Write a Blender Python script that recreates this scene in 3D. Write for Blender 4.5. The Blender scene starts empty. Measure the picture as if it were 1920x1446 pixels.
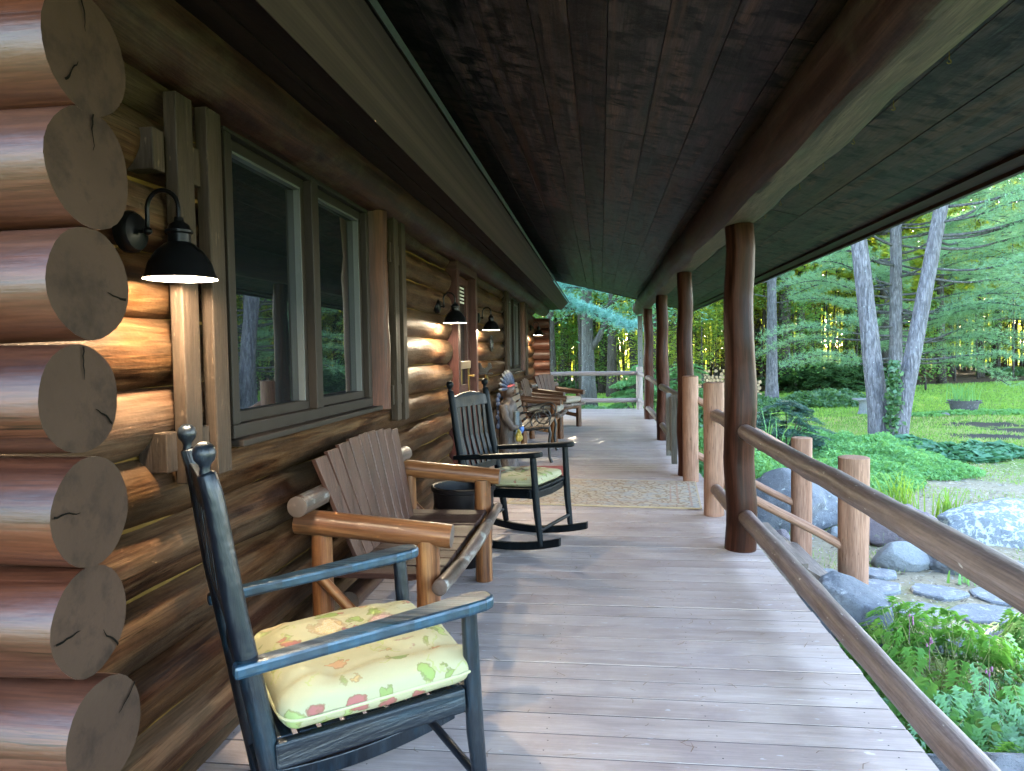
import bpy, math, random
import numpy as np
from math import sin, cos, pi, radians, sqrt
from mathutils import Vector, Matrix, noise as mnoise

random.seed(11)
rng = np.random.default_rng(11)
scene = bpy.context.scene
COL = scene.collection
V = Vector
GZ = -0.78          # ground level beside the porch (deck top is z = 0)


# ------------------------------------------------------------------ mesh builder
class MB:
    def __init__(self):
        self.v = []; self.f = []; self.m = []; self.uv = []

    def face(self, idx, mat=0, uv=None):
        self.f.append(tuple(idx)); self.m.append(mat)
        self.uv.append(uv if uv else [(0.0, 0.0)] * len(idx))

    def box(self, c, s, R=None, mat=0):
        """box, centre c, full size s, optional 3x3 rotation; uv v runs along the longest axis"""
        c = V(c); hx, hy, hz = s[0] / 2, s[1] / 2, s[2] / 2
        la = max(range(3), key=lambda i: s[i])
        b = len(self.v); loc = []
        for x in (-hx, hx):
            for y in (-hy, hy):
                for z in (-hz, hz):
                    p = V((x, y, z)); loc.append(p)
                    self.v.append((R @ p if R else p) + c)
        off = random.random() * 3
        for q in ((0, 1, 3, 2), (4, 6, 7, 5), (0, 4, 5, 1), (2, 3, 7, 6), (0, 2, 6, 4), (1, 5, 7, 3)):
            pts = [loc[i] for i in q]
            ext = [max(p[k] for p in pts) - min(p[k] for p in pts) for k in range(3)]
            fix = min(range(3), key=lambda k: ext[k])
            ax = [k for k in range(3) if k != fix]
            va = la if la in ax else ax[0]
            ua = ax[0] if ax[1] == va else ax[1]
            self.face([b + i for i in q], mat, [(p[ua] + fix * .37 + off, p[va]) for p in pts])

    def bar(self, p, q, w, h, up=(0, 0, 1), mat=0):
        """box beam from p to q, w sideways, h along 'up'"""
        p = V(p); q = V(q); d = q - p; L = d.length; d.normalize()
        u = V(up); s = d.cross(u)
        if s.length < 1e-4: s = d.cross(V((1, 0, 0)))
        s.normalize(); u = s.cross(d).normalized()
        R = Matrix((s, d, u)).transposed()
        self.box((p + q) / 2, (w, L, h), R, mat)

    def tube(self, pts, r, seg=10, mat=0, cap=None, amp=0.0, fr=4.0, seed=0.0, step=None, rnd=0.0, flat=None, ell=None):
        """tube through pts; r scalar or list; amp: bumpy radius; rnd: rounded ends; flat: (dir, level) clamps the profile"""
        pts = [V(p) for p in pts]
        rr = list(r) if isinstance(r, (list, tuple)) else [r] * len(pts)
        if step:
            P = [pts[0]]; Q = [rr[0]]
            for a, b, ra, rb in zip(pts[:-1], pts[1:], rr[:-1], rr[1:]):
                n = max(1, int(round((b - a).length / step)))
                for i in range(1, n + 1):
                    P.append(a.lerp(b, i / n)); Q.append(ra + (rb - ra) * i / n)
            pts, rr = P, Q
        if rnd > 0:
            d0 = (pts[1] - pts[0]).normalized(); d1 = (pts[-1] - pts[-2]).normalized()
            r0, r1 = rr[0], rr[-1]
            head = [(pts[0] - d0 * (rnd * r0 * sin(a)), r0 * cos(a)) for a in (1.25, .9, .5)]
            tail = [(pts[-1] + d1 * (rnd * r1 * sin(a)), r1 * cos(a)) for a in (.5, .9, 1.25)]
            pts = [h[0] for h in head] + pts + [t[0] for t in tail]
            rr = [h[1] for h in head] + rr + [t[1] for t in tail]
        n = len(pts)
        tan = [(pts[min(i + 1, n - 1)] - pts[max(i - 1, 0)]).normalized() for i in range(n)]
        ref = V((0, 0, 1)) if abs(tan[0].z) < .9 else V((1, 0, 0))
        s = tan[0].cross(ref).normalized(); b0 = len(self.v); L = 0.0; Ls = []
        for i in range(n):
            if i:
                L += (pts[i] - pts[i - 1]).length
            Ls.append(L)
            s = (s - tan[i] * s.dot(tan[i])).normalized(); t = tan[i].cross(s)
            for k in range(seg):
                a = 2 * pi * k / seg
                rad = rr[i]
                if amp:
                    rad *= 1 + amp * (mnoise.noise(V((cos(a) * 1.1 + seed * 7.3, sin(a) * 1.1 - seed * 3.1, L * fr)))
                                      + .6 * mnoise.noise(V((seed * 5.7, 3.3, L * fr * .6))))
                e = (1, 1) if ell is None else ell
                o = s * (cos(a) * rad * e[0]) + t * (sin(a) * rad * e[1])
                if flat:
                    fd = V(flat[0]); x = o.dot(fd)
                    if x > flat[1]: o = o - fd * (x - flat[1])
                self.v.append(pts[i] + o)
        rm = sum(rr) / n
        uo = random.random() * 3
        for i in range(n - 1):
            for k in range(seg):
                k2 = (k + 1) % seg
                u0 = 2 * pi * rm * k / seg + uo; u1 = 2 * pi * rm * (k + 1) / seg + uo
                self.face((b0 + i * seg + k, b0 + i * seg + k2, b0 + (i + 1) * seg + k2, b0 + (i + 1) * seg + k), mat,
                          [(u0, Ls[i]), (u1, Ls[i]), (u1, Ls[i + 1]), (u0, Ls[i + 1])])
        cm = mat if cap is None else cap
        if cap is not None and rnd > 0:
            nf = (n - 1) * seg; st = len(self.f) - nf
            for i in range(nf):
                if i // seg in (0, 1, 2, n - 4, n - 3, n - 2): self.m[st + i] = cap
        for i, rev in ((0, True), (n - 1, False)):
            ids = [b0 + i * seg + k for k in range(seg)]
            uv = [(cos(2 * pi * k / seg) * rm, sin(2 * pi * k / seg) * rm) for k in range(seg)]
            if rev: ids.reverse(); uv.reverse()
            self.face(ids, cm, uv)

    def lathe(self, prof, seg=24, o=(0, 0, 0), R=None, mat=0, close=False):
        """prof: list of (r, z)"""
        o = V(o); b = len(self.v); n = len(prof)
        for (r, z) in prof:
            for k in range(seg):
                a = 2 * pi * k / seg; p = V((cos(a) * max(r, 1e-4), sin(a) * max(r, 1e-4), z))
                self.v.append((R @ p if R else p) + o)
        for i in range(n - 1):
            for k in range(seg):
                k2 = (k + 1) % seg
                r = prof[i][0]
                self.face((b + i * seg + k, b + i * seg + k2, b + (i + 1) * seg + k2, b + (i + 1) * seg + k), mat,
                          [(r * 6.28 * k / seg, prof[i][1]), (r * 6.28 * (k + 1) / seg, prof[i][1]),
                           (r * 6.28 * (k + 1) / seg, prof[i + 1][1]), (r * 6.28 * k / seg, prof[i + 1][1])])
        if close:
            self.face([b + k for k in reversed(range(seg))], mat)
            self.face([b + (n - 1) * seg + k for k in range(seg)], mat)

    def ball(self, c, r, seg=12, rings=8, mat=0, sc=(1, 1, 1), R=None):
        b = len(self.v); c = V(c)
        for i in range(rings + 1):
            t = pi * i / rings
            for k in range(seg):
                a = 2 * pi * k / seg
                p = V((sin(t) * cos(a) * r * sc[0], sin(t) * sin(a) * r * sc[1], cos(t) * r * sc[2]))
                self.v.append((R @ p if R else p) + c)
        for i in range(rings):
            for k in range(seg):
                k2 = (k + 1) % seg
                self.face((b + i * seg + k, b + (i + 1) * seg + k, b + (i + 1) * seg + k2, b + i * seg + k2), mat)

    def prism(self, poly, d, mat=0):
        """extrude a planar polygon (list of 3-D points) by vector d"""
        d = V(d); n = len(poly); b = len(self.v)
        self.v += [V(p) for p in poly] + [V(p) + d for p in poly]
        self.face(list(reversed(range(b, b + n))), mat, [(poly[i][0] + poly[i][1], poly[i][2]) for i in reversed(range(n))])
        self.face(list(range(b + n, b + 2 * n)), mat, [(poly[i][0] + poly[i][1], poly[i][2]) for i in range(n)])
        for i in range(n):
            j = (i + 1) % n
            self.face((b + i, b + j, b + n + j, b + n + i), mat, [(0, 0), (.05, 0), (.05, .05), (0, .05)])

    def mesh(self, name, mats, smooth=True, ang=40):
        me = bpy.data.meshes.new(name)
        me.from_pydata([tuple(p) for p in self.v], [], self.f)
        for m in (mats if isinstance(mats, (list, tuple)) else [mats]): me.materials.append(m)
        me.polygons.foreach_set('material_index', self.m)
        ul = me.uv_layers.new(name='UVMap')
        flat = [c for fuv in self.uv for p in fuv for c in p]
        ul.data.foreach_set('uv', flat)
        if smooth:
            me.polygons.foreach_set('use_smooth', [True] * len(self.f))
            me.update(); me.set_sharp_from_angle(angle=radians(ang))
        me.update()
        return me


# ------------------------------------------------------------------ objects
def tag(o, label=None, cat=None, group=None, kind=None):
    if label: o['label'] = label
    if cat: o['category'] = cat
    if group: o['group'] = group
    if kind: o['kind'] = kind
    return o


def empty(name, loc=(0, 0, 0), rz=0.0, label=None, cat=None, group=None):
    o = bpy.data.objects.new(name, None); COL.objects.link(o)
    o.location = loc; o.rotation_euler = (0, 0, rz); o.empty_display_size = .1
    return tag(o, label, cat, group)


def link(name, me, parent=None, world=False, bevel=0.0):
    o = bpy.data.objects.new(name, me); COL.objects.link(o)
    if parent is not None:
        o.parent = parent
        if world:
            l = V((0, 0, 0)); p = parent
            while p: l += p.location; p = p.parent
            o.location = -l
    if bevel:
        b = o.modifiers.new('bevel', 'BEVEL'); b.width = bevel; b.segments = 2; b.limit_method = 'ANGLE'; b.angle_limit = radians(50)
    return o


def part(name, mb, mats, parent=None, world=False, smooth=True, bevel=0.0, ang=40, label=None):
    o = link(name, mb.mesh(name, mats, smooth, ang), parent, world, bevel)
    if label: o['label'] = label
    return o


def copy_tree(o, parent=None):
    c = o.copy(); COL.objects.link(c)
    if parent is not None: c.parent = parent
    for ch in list(o.children): copy_tree(ch, c)
    return c


def np_mesh(name, verts, k, mats, smooth=False, uv=None, mat_idx=None):
    """verts (N,k,3): N separate k-gons"""
    verts = np.asarray(verts, dtype=np.float32); n = len(verts)
    me = bpy.data.meshes.new(name)
    me.vertices.add(n * k); me.vertices.foreach_set('co', verts.reshape(-1))
    me.loops.add(n * k); me.loops.foreach_set('vertex_index', np.arange(n * k, dtype=np.int32))
    me.polygons.add(n); me.polygons.foreach_set('loop_start', np.arange(0, n * k, k, dtype=np.int32))
    me.polygons.foreach_set('loop_total', np.full(n, k, dtype=np.int32))
    for m in (mats if isinstance(mats, (list, tuple)) else [mats]): me.materials.append(m)
    if mat_idx is not None: me.polygons.foreach_set('material_index', np.asarray(mat_idx, dtype=np.int32))
    me.update(calc_edges=True)
    return me


def unit(a):
    return a / np.maximum(np.linalg.norm(a, axis=-1, keepdims=True), 1e-9)


def rand_dirs(n, r=rng):
    return unit(r.normal(size=(n, 3)))


def leaf_quads(c, size, flatness=.6, asp=.55, r=rng, jitter=.35):
    """diamond leaves centred at c (N,3), normals biased upwards by flatness"""
    n = len(c)
    nrm = unit(rand_dirs(n, r) * (1 - flatness) + np.array([0, 0, 1.0]) * flatness)
    a = unit(np.cross(nrm, rand_dirs(n, r))); b = np.cross(nrm, a)
    s = (size * (1 + jitter * r.uniform(-1, 1, n)))[:, None]
    return np.stack([c - a * s * .5, c + b * s * asp * .5 + nrm * s * .06, c + a * s * .5, c - b * s * asp * .5 + nrm * s * .06], 1)


# ------------------------------------------------------------------ materials
class NT:
    def __init__(self, name):
        self.m = bpy.data.materials.new(name); self.m.use_nodes = True
        self.t = self.m.node_tree; self.t.nodes.clear()
        self.out = self.n('ShaderNodeOutputMaterial')

    def n(self, typ, ins=None, **props):
        nd = self.t.nodes.new(typ)
        for k, v in props.items(): setattr(nd, k, v)
        for k, v in (ins or {}).items(): self.set(nd, k, v)
        return nd

    def set(self, nd, k, v):
        s = nd.inputs[k]
        if isinstance(v, bpy.types.NodeSocket): self.t.links.new(v, s)
        elif isinstance(v, bpy.types.Node): self.t.links.new(v.outputs[0], s)
        else:
            if isinstance(v, (tuple, list)) and len(v) == 3 and s.type == 'RGBA': v = (*v, 1)
            s.default_value = v

    def noise(self, vec, scale, detail=4, rough=.55, dist=0.0, dim='3D'):
        return self.n('ShaderNodeTexNoise', {'Vector': vec, 'Scale': scale, 'Detail': detail, 'Roughness': rough, 'Distortion': dist}).outputs['Fac']

    def ramp(self, fac, stops, interp='LINEAR'):
        nd = self.n('ShaderNodeValToRGB', {'Fac': fac}); cr = nd.color_ramp; cr.interpolation = interp
        while len(cr.elements) > 2: cr.elements.remove(cr.elements[-1])
        for i, (p, c) in enumerate(stops):
            e = cr.elements[i] if i < 2 else cr.elements.new(p)
            e.position = p; e.color = (*c, 1) if len(c) == 3 else c
        return nd.outputs['Color']

    def mix(self, fac, a, b, mode='MIX'):
        nd = self.n('ShaderNodeMix', data_type='RGBA', blend_type=mode)
        for i, v in ((0, fac), (6, a), (7, b)):
            s = nd.inputs[i]
            if isinstance(v, bpy.types.NodeSocket): self.t.links.new(v, s)
            else: s.default_value = (*v, 1) if isinstance(v, tuple) and len(v) == 3 else v
        return nd.outputs[2]

    def math(self, op, a, b=None, c=None, clamp=False):
        nd = self.n('ShaderNodeMath', operation=op, use_clamp=clamp)
        for i, v in enumerate((a, b, c)):
            if v is None: continue
            if isinstance(v, bpy.types.NodeSocket): self.t.links.new(v, nd.inputs[i])
            else: nd.inputs[i].default_value = v
        return nd.outputs[0]

    def mapr(self, v, a, b, c=0.0, d=1.0):
        return self.n('ShaderNodeMapRange', {'Value': v, 'From Min': a, 'From Max': b, 'To Min': c, 'To Max': d}).outputs[0]

    def vscale(self, vec, sc, off=None):
        nd = self.n('ShaderNodeMapping', {'Vector': vec, 'Scale': sc})
        if off is not None: self.t.links.new(off, nd.inputs['Location'])
        return nd.outputs[0]

    def coord(self, w='Object'):
        return self.n('ShaderNodeTexCoord').outputs[w]

    def island(self):
        return self.n('ShaderNodeNewGeometry').outputs['Random Per Island']

    def bump(self, h, strength=.3, dist=.01):
        return self.n('ShaderNodeBump', {'Height': h, 'Strength': strength, 'Distance': dist}).outputs[0]

    def principled(self, col, rough=.6, normal=None, spec=.4, metal=0.0, **kw):
        ins = {'Base Color': col, 'Roughness': rough, 'Specular IOR Level': spec, 'Metallic': metal}
        if normal is not None: ins['Normal'] = normal
        ins.update(kw)
        p = self.n('ShaderNodeBsdfPrincipled', ins)
        self.t.links.new(p.outputs[0], self.out.inputs[0]); return self.m


TONE = {'wall_log_wood': 0.4, 'stained_corner_log_wood': 0.44, 'painted_log_end': .52, 'ochre_chinking': 0.5, 'plate_log_wood': 0.6, 'soffit_board_wood': .55,
        'fascia_board_paint': 1.3, 'grey_metal_drip_edge': .55, 'ceiling_board_wood': 2.8, 'roof_beam_log_wood': .62, 'lit_sawn_beam_face_wood': .62, 'eave_board_wood': .7,
        'painted_trim_wood': 0.42, 'dark_window_frame_paint': 0.48, 'grey_vinyl_track': 0.22, 'red_brown_log_wood': 0.34, 'maroon_jamb_paint': .6, 'red_brown_post_wood': 0.5,
        'tan_painted_post_wood': 1.05, 'weathered_rail_wood': 0.9, 'painted_deck_board': 1.08, 'varnished_orange_log': .62, 'dark_varnished_log': .6, 'brown_grey_slat_wood': 0.66,
        'worn_dark_blue_paint': 0.42, 'black_blue_paint': 0.34, 'sawn_chair_log_end': .6, 'peeled_bark_rail': .6, 'bench_slat_wood': .7, 'dark_brown_tub': 0.4, 'cream_cushion_cloth': 0.5,
        'pale_rail_paint': 0.62, 'stair_tread_wood': 0.62, 'carved_figure_wood': 0.32, 'carved_brown_face': .55, 'black_cast_iron': .4, 'painted_grey_blue_shawl': .7, 'painted_pale_feather_tip': .6, 'painted_feather_blue': .7, 'painted_yellow': .6}


WARM = {'wall_log_wood', 'stained_corner_log_wood', 'painted_log_end', 'plate_log_wood', 'fascia_board_paint', 'roof_beam_log_wood', 'painted_trim_wood', 'dark_window_frame_paint',
        'red_brown_post_wood', 'tan_painted_post_wood', 'brown_grey_slat_wood', 'eave_board_wood', 'red_brown_log_wood'}
SPEC = {'split_dark': 0.0, 'wall_log_wood': .04, 'stained_corner_log_wood': .35, 'ceiling_board_wood': .16, 'fascia_board_paint': .12, 'roof_beam_log_wood': .15, 'lit_sawn_beam_face_wood': .15,
        'plate_log_wood': .12, 'soffit_board_wood': .1, 'eave_board_wood': .15, 'painted_trim_wood': .15, 'dark_window_frame_paint': .15, 'red_brown_log_wood': .15, 'red_brown_post_wood': .1,
        'tan_painted_post_wood': .12, 'weathered_rail_wood': .22, 'black_blue_paint': .12, 'worn_dark_blue_paint': .45, 'brown_grey_slat_wood': .25, 'varnished_orange_log': .28,
        'painted_log_end': .1, 'ochre_chinking': .1, 'dark_brown_tub': .2, 'maroon_jamb_paint': .2, 'dark_varnished_log': .25, 'black_lamp_metal': .12}


def toned(name, c):
    k = TONE.get(name, 1.0); w = (1.14, .95, .84) if name in WARM else (1, 1, 1)
    return tuple(x * k * q for x, q in zip(c, w)) if c is not None else None


def wood(name, cols, grain=28, stretch=.07, rough=.55, bump=.25, isl=.3, blotch=None, bl=(.5, .68), blscale=1.6, blstretch=.5,
         knots=True, streak=None, spec=.4, speck=None, checks=0.0, tooth=.30):
    """grained wood on the UVs: v runs along the grain"""
    cols = [toned(name, c) for c in cols]; blotch = toned(name, blotch); streak = toned(name, streak); speck = toned(name, speck)
    t = NT(name); uv = t.coord('UV'); rnd = t.island()
    off = t.n('ShaderNodeCombineXYZ', {'X': t.math('MULTIPLY', rnd, 31.0), 'Y': t.math('MULTIPLY', rnd, 57.0), 'Z': t.math('MULTIPLY', rnd, 9.0)}).outputs[0]
    vec = t.vscale(uv, (1, stretch, 1), off)
    g = t.noise(vec, grain, 7, .62, .6)
    stops = [(.36 + .28 * i / (len(cols) - 1), c) for i, c in enumerate(cols)]
    col = t.ramp(g, stops)
    v2 = t.vscale(uv, (1, blstretch, 1), off)
    if blotch:
        b = t.noise(v2, blscale * 3, 5, .6, .5)
        col = t.mix(t.mapr(b, bl[0], bl[1]), col, blotch)
    if streak:
        s = t.noise(t.vscale(uv, (1, .03, 1), off), 9, 5, .6)
        col = t.mix(t.mapr(s, .52, .66, 0, .85), col, streak)
    h = g
    if knots:
        vo = t.n('ShaderNodeTexVoronoi', {'Vector': t.vscale(uv, (1, .45, 1), off), 'Scale': 3.2, 'Randomness': 1.0})
        k = t.mapr(vo.outputs['Distance'], .03, .085, 1, 0)
        col = t.mix(t.math('MULTIPLY', k, .75), col, (cols[0][0] * .35, cols[0][1] * .3, cols[0][2] * .3))
    if checks:      # fine dark drying cracks along the grain
        ck = t.noise(t.vscale(uv, (1, .035, 1), off), 34, 3, .5)
        ckm = t.math('MULTIPLY', t.mapr(t.math('ABSOLUTE', t.math('SUBTRACT', ck, .5)), .0, .012, 1, 0), t.mapr(t.noise(v2, 4, 2), .5, .6))
        col = t.mix(t.math('MULTIPLY', ckm, checks), col, (cols[0][0] * .25, cols[0][1] * .25, cols[0][2] * .25))
    if speck:
        sp = t.noise(t.vscale(uv, (1, .25, 1), off), 60, 2, .5)
        col = t.mix(t.mapr(sp, .70, .74), col, speck)
    val = t.mapr(rnd, 0, 1, 1 - isl, 1 + isl)
    hsv = t.n('ShaderNodeHueSaturation', {'Color': col, 'Value': val, 'Saturation': t.mapr(rnd, 0, 1, 1.08, .92)}).outputs[0]
    rg = t.mapr(g, .3, .7, rough - .08, rough + .1)
    fine = t.noise(t.vscale(uv, (1, .04, 1), off), 150, 3, .6)
    hsv = t.mix(t.mapr(fine, .42, .58, tooth, 0), hsv, (0.0, 0.0, 0.0))
    lump = t.noise(t.vscale(uv, (1, .5, 1), off), 9, 4, .6)
    return t.principled(hsv, rg, t.bump(t.math('ADD', h, t.math('MULTIPLY', lump, 1.2)), bump, .012), SPEC.get(name, spec))


def plain(name, c, rough=.6, var=.15, scale=12, bump=.0, metal=0.0, spec=.4, c2=None, thr=(.5, .62)):
    c = toned(name, c); c2 = toned(name, c2)
    t = NT(name); o = t.coord('Object'); n = t.noise(o, scale, 5, .6)
    col = t.mix(n, tuple(x * (1 - var) for x in c), tuple(min(1, x * (1 + var)) for x in c))
    if c2 is not None:
        n2 = t.noise(o, scale * 1.7, 6, .65)
        col = t.mix(t.mapr(n2, thr[0], thr[1]), col, c2)
    return t.principled(col, rough, t.bump(n, bump, .01) if bump else None, SPEC.get(name, spec), metal)


def leafmat(name, c1, c2, trans=.45, tcol=None, rough=.55, gloss=.12):
    t = NT(name); r = t.island()
    pos = t.n('ShaderNodeNewGeometry').outputs['Position']
    n = t.noise(pos, .55, 2, .5)
    col = t.mix(t.math('ADD', t.math('MULTIPLY', r, .6), t.math('MULTIPLY', n, .4)), c1, c2)
    d = t.n('ShaderNodeBsdfDiffuse', {'Color': col}).outputs[0]
    tc = t.mix(.5, col, tcol or (c2[0] * 1.7, c2[1] * 1.5, c2[2] * .6))
    tr = t.n('ShaderNodeBsdfTranslucent', {'Color': tc}).outputs[0]
    gl = t.n('ShaderNodeBsdfGlossy', {'Color': (.8, .85, .9, 1), 'Roughness': rough}).outputs[0]
    a = t.n('ShaderNodeMixShader', {0: trans, 1: d, 2: tr}).outputs[0]
    b = t.n('ShaderNodeMixShader', {0: gloss * .35, 1: a, 2: gl}).outputs[0]
    t.t.links.new(b, t.out.inputs[0]); return t.m
# ------------------------------------------------------------------ materials of the place
M = {}
M['wall_log'] = wood('wall_log_wood', [(.030, .012, .006), (.092, .044, .021), (.158, .092, .048), (.225, .15, .085)], 20, .07, .5, .55, .28,
                     blotch=(.125, .092, .060), bl=(.44, .64), blscale=1.3, blstretch=.25, streak=(.05, .018, .009), spec=.35, checks=.8)
M['corner_log'] = wood('stained_corner_log_wood', [(.075, .022, .010), (.12, .038, .017), (.155, .052, .025), (.18, .068, .038)], 12, .05, .42, .28, .16,
                       blotch=(.15, .075, .055), bl=(.46, .80), blscale=1.5, blstretch=.2, streak=(.06, .018, .010), spec=.6, checks=1.0)
M['end_grain'] = plain('painted_log_end', (.060, .040, .028), .75, .3, 7, .5, c2=(.034, .023, .017), thr=(.5, .66))
M['crack'] = plain('split_dark', (.006, .005, .004), .9, .1)
M['chink'] = plain('ochre_chinking', (.22, .12, .025), .8, .3, 14, .4)
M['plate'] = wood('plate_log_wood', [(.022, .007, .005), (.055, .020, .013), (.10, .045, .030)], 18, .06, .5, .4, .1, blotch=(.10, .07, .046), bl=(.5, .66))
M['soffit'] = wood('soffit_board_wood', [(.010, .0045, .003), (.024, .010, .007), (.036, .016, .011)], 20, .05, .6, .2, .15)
M['fascia'] = wood('fascia_board_paint', [(.020, .0135, .0125), (.055, .038, .0345), (.092, .066, .060)], 9, .16, .65, .8, .02, knots=False, blotch=(.036, .034, .027))
M['drip'] = plain('grey_metal_drip_edge', (.09, .085, .075), .5, .25, 40, metal=.3)
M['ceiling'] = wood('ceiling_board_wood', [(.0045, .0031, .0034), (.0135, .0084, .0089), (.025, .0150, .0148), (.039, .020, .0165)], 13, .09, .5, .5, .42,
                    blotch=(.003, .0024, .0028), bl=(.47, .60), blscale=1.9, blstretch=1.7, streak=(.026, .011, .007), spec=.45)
M['beam'] = wood('roof_beam_log_wood', [(.028, .010, .008), (.066, .029, .023), (.11, .058, .046)], 16, .06, .5, .35, .05, blotch=(.10, .07, .055), bl=(.55, .7))
M['beam_flat'] = wood('lit_sawn_beam_face_wood', [(.13, .066, .058), (.21, .116, .102), (.30, .182, .160)], 18, .1, .6, .35, .05, blotch=(.15, .11, .08), speck=(.1, .06, .04), checks=.8)  # sawn underside; its lit look is painted in as a lighter tone
M['eave'] = wood('eave_board_wood', [(.022, .008, .006), (.04, .015, .010), (.055, .022, .015)], 16, .05, .5, .2, .1, knots=False)
M['shingle'] = plain('dark_roofing', (.05, .05, .052), .9, .3, 30, .5)
M['trim'] = wood('painted_trim_wood', [(.06, .046, .034), (.08, .062, .046), (.10, .078, .06)], 22, .06, .62, .4, .12, knots=False, speck=(.20, .16, .12))
M['frame'] = plain('dark_window_frame_paint', (.034, .029, .025), .55, .15, 30)
M['vinyl'] = plain('grey_vinyl_track', (.30, .31, .31), .45, .1, 30)
M['buck'] = wood('red_brown_log_wood', [(.07, .02, .010), (.15, .05, .024), (.22, .085, .042)], 18, .05, .5, .3, .08, blotch=(.10, .04, .024))
M['jamb'] = wood('maroon_jamb_paint', [(.06, .018, .014), (.09, .028, .022), (.115, .04, .032)], 18, .05, .45, .15, .05, knots=False)
M['tan_bar'] = plain('tan_wood_bar', (.16, .10, .055), .5, .2, 30)
M['brass'] = plain('worn_brass', (.20, .13, .04), .35, .2, 40, metal=.9)
M['white_blind'] = plain('white_blind', (.6, .6, .57), .6, .05)
M['black_metal'] = plain('black_lamp_metal', (.003, .003, .0035), .32, .2, 40, spec=.5)
M['lamp_white'] = plain('white_enamel', (.8, .78, .74), .4, .03)
M['iron'] = plain('black_cast_iron', (.012, .011, .011), .45, .3, 60, .2)
M['deck'] = wood('painted_deck_board', [(.29, .228, .200), (.342, .276, .244), (.372, .306, .272)], 14, .06, .46, .35, .06, knots=False,
                 blotch=(.25, .195, .18), bl=(.46, .74), blscale=.7, blstretch=1.0, speck=(.42, .39, .38), spec=.22, checks=.15, tooth=.12)
M['under'] = plain('dark_timber', (.025, .018, .014), .8, .3)
M['post'] = wood('red_brown_post_wood', [(.020, .008, .005), (.058, .024, .016), (.102, .047, .035)], 13, .045, .45, .35, .12,
                 blotch=(.125, .062, .047), bl=(.50, .62), blscale=1.4, blstretch=.12, spec=.5, checks=1.0)
M['newel'] = wood('tan_painted_post_wood', [(.155, .092, .065), (.215, .138, .102), (.265, .178, .138)], 12, .04, .5, .3, .08, streak=(.15, .09, .065), checks=.8)
M['rail'] = wood('weathered_rail_wood', [(.12, .082, .070), (.18, .128, .112), (.245, .182, .165)], 16, .05, .45, .5, .1, blotch=(.15, .10, .082), bl=(.5, .68), speck=(.5, .45, .4))
M['pale_rail'] = wood('pale_rail_paint', [(.32, .24, .215), (.38, .3, .27), (.43, .35, .32)], 14, .05, .5, .2, .08, knots=False)
M['grey_post'] = wood('grey_weathered_timber', [(.10, .105, .105), (.14, .145, .14), (.18, .185, .17)], 20, .05, .7, .3, .05)
M['tread'] = wood('stair_tread_wood', [(.27, .19, .14), (.34, .25, .19), (.40, .31, .25)], 18, .05, .6, .3, .12, blotch=(.22, .17, .13))


def glass_mat():
    t = NT('dark_window_glass')
    n = t.noise(t.coord('Object'), 1.6, 2, .5)
    return t.principled((.006, .008, .009), .012, t.bump(n, .02, .02), .5, 0.0, IOR=2.1)
M['glass'] = glass_mat()


def emit(name, c, s):
    t = NT(name); e = t.n('ShaderNodeEmission', {'Color': c, 'Strength': s}); t.t.links.new(e.outputs[0], t.out.inputs[0]); return t.m
M['bulb'] = emit('lit_bulb', (1, .82, .6), 1.6)


def crack(mb, o, d, nrm, L, w, mat, seed=1):
    """jagged dark split lying 1.5 mm proud of a face"""
    r = random.Random(seed); o = V(o); d = V(d).normalized(); nrm = V(nrm).normalized(); s = d.cross(nrm)
    pts = []; x = 0
    n = 7
    for i in range(n + 1):
        x += r.uniform(-.35, .35) * L / n
        pts.append((o + d * (L * i / n) + s * x + nrm * .0015, w * (i / n) ** .7 * r.uniform(.6, 1.2) + .0006))
    for (a, wa), (b, wb) in zip(pts[:-1], pts[1:]):
        k = len(mb.v); mb.v += [a - s * wa, a + s * wa, b + s * wb, b - s * wb]; mb.face((k, k + 1, k + 2, k + 3), mat)


# ------------------------------------------------------------------ log cabin
cabin = empty('log_cabin', (-3.5, 7.7, GZ), 0, 'long honey brown log cabin with dark windows running along the porch', 'cabin')
Y0, Y1 = 1.20, 14.30
WX, WR = -1.41, .112
courses = [.135 + .205 * k for k in range(-1, 11)]
openings = [(2.42, 4.0, 1.05, 2.20), (6.32, 7.36, -.5, 2.16), (9.95, 11.75, 1.05, 2.20)]
mb = MB()
for ci, z in enumerate(courses):
    segs = [(.85, 14.62)]
    for (a, b, za, zb) in openings:
        if za - .03 < z < zb + .03:
            out = []
            for (p, q) in segs:
                if a > p and b < q: out += [(p, a - .03), (b + .03, q)]
                else: out.append((p, q))
            segs = out
    for si, (p, q) in enumerate(segs):
        n = max(2, int((q - p) / .5))
        pts = [(WX + random.uniform(-.006, .006), p + .05 + (q - p - .1) * i / n, z + random.uniform(-.004, .004)) for i in range(n + 1)]
        mb.tube(pts, [WR * random.uniform(.96, 1.06) for _ in pts], 24, 0, 0, .07, 3.4, ci * 3.1 + si, .09, .5)
part('log_wall', mb, M['wall_log'], cabin, True, ang=60)
mb = MB()
mb.box((-3.9, (Y0 + Y1) / 2, .72), (5.08, Y1 - Y0 - .05, 3.0)); part('chinking', mb, M['chink'], cabin, True, smooth=False)

mb = MB(); n = 30
pts = [(-1.30 + random.uniform(-.008, .008), .3 + 16.2 * i / n, 2.315 + random.uniform(-.006, .006)) for i in range(n + 1)]
mb.tube(pts, [.152 * random.uniform(.95, 1.05) for _ in pts], 22, 0, 1, .05, 2.2, 71, .14, .2)
part('plate_log', mb, [M['plate'], M['end_grain']], cabin, True, ang=60)

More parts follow.
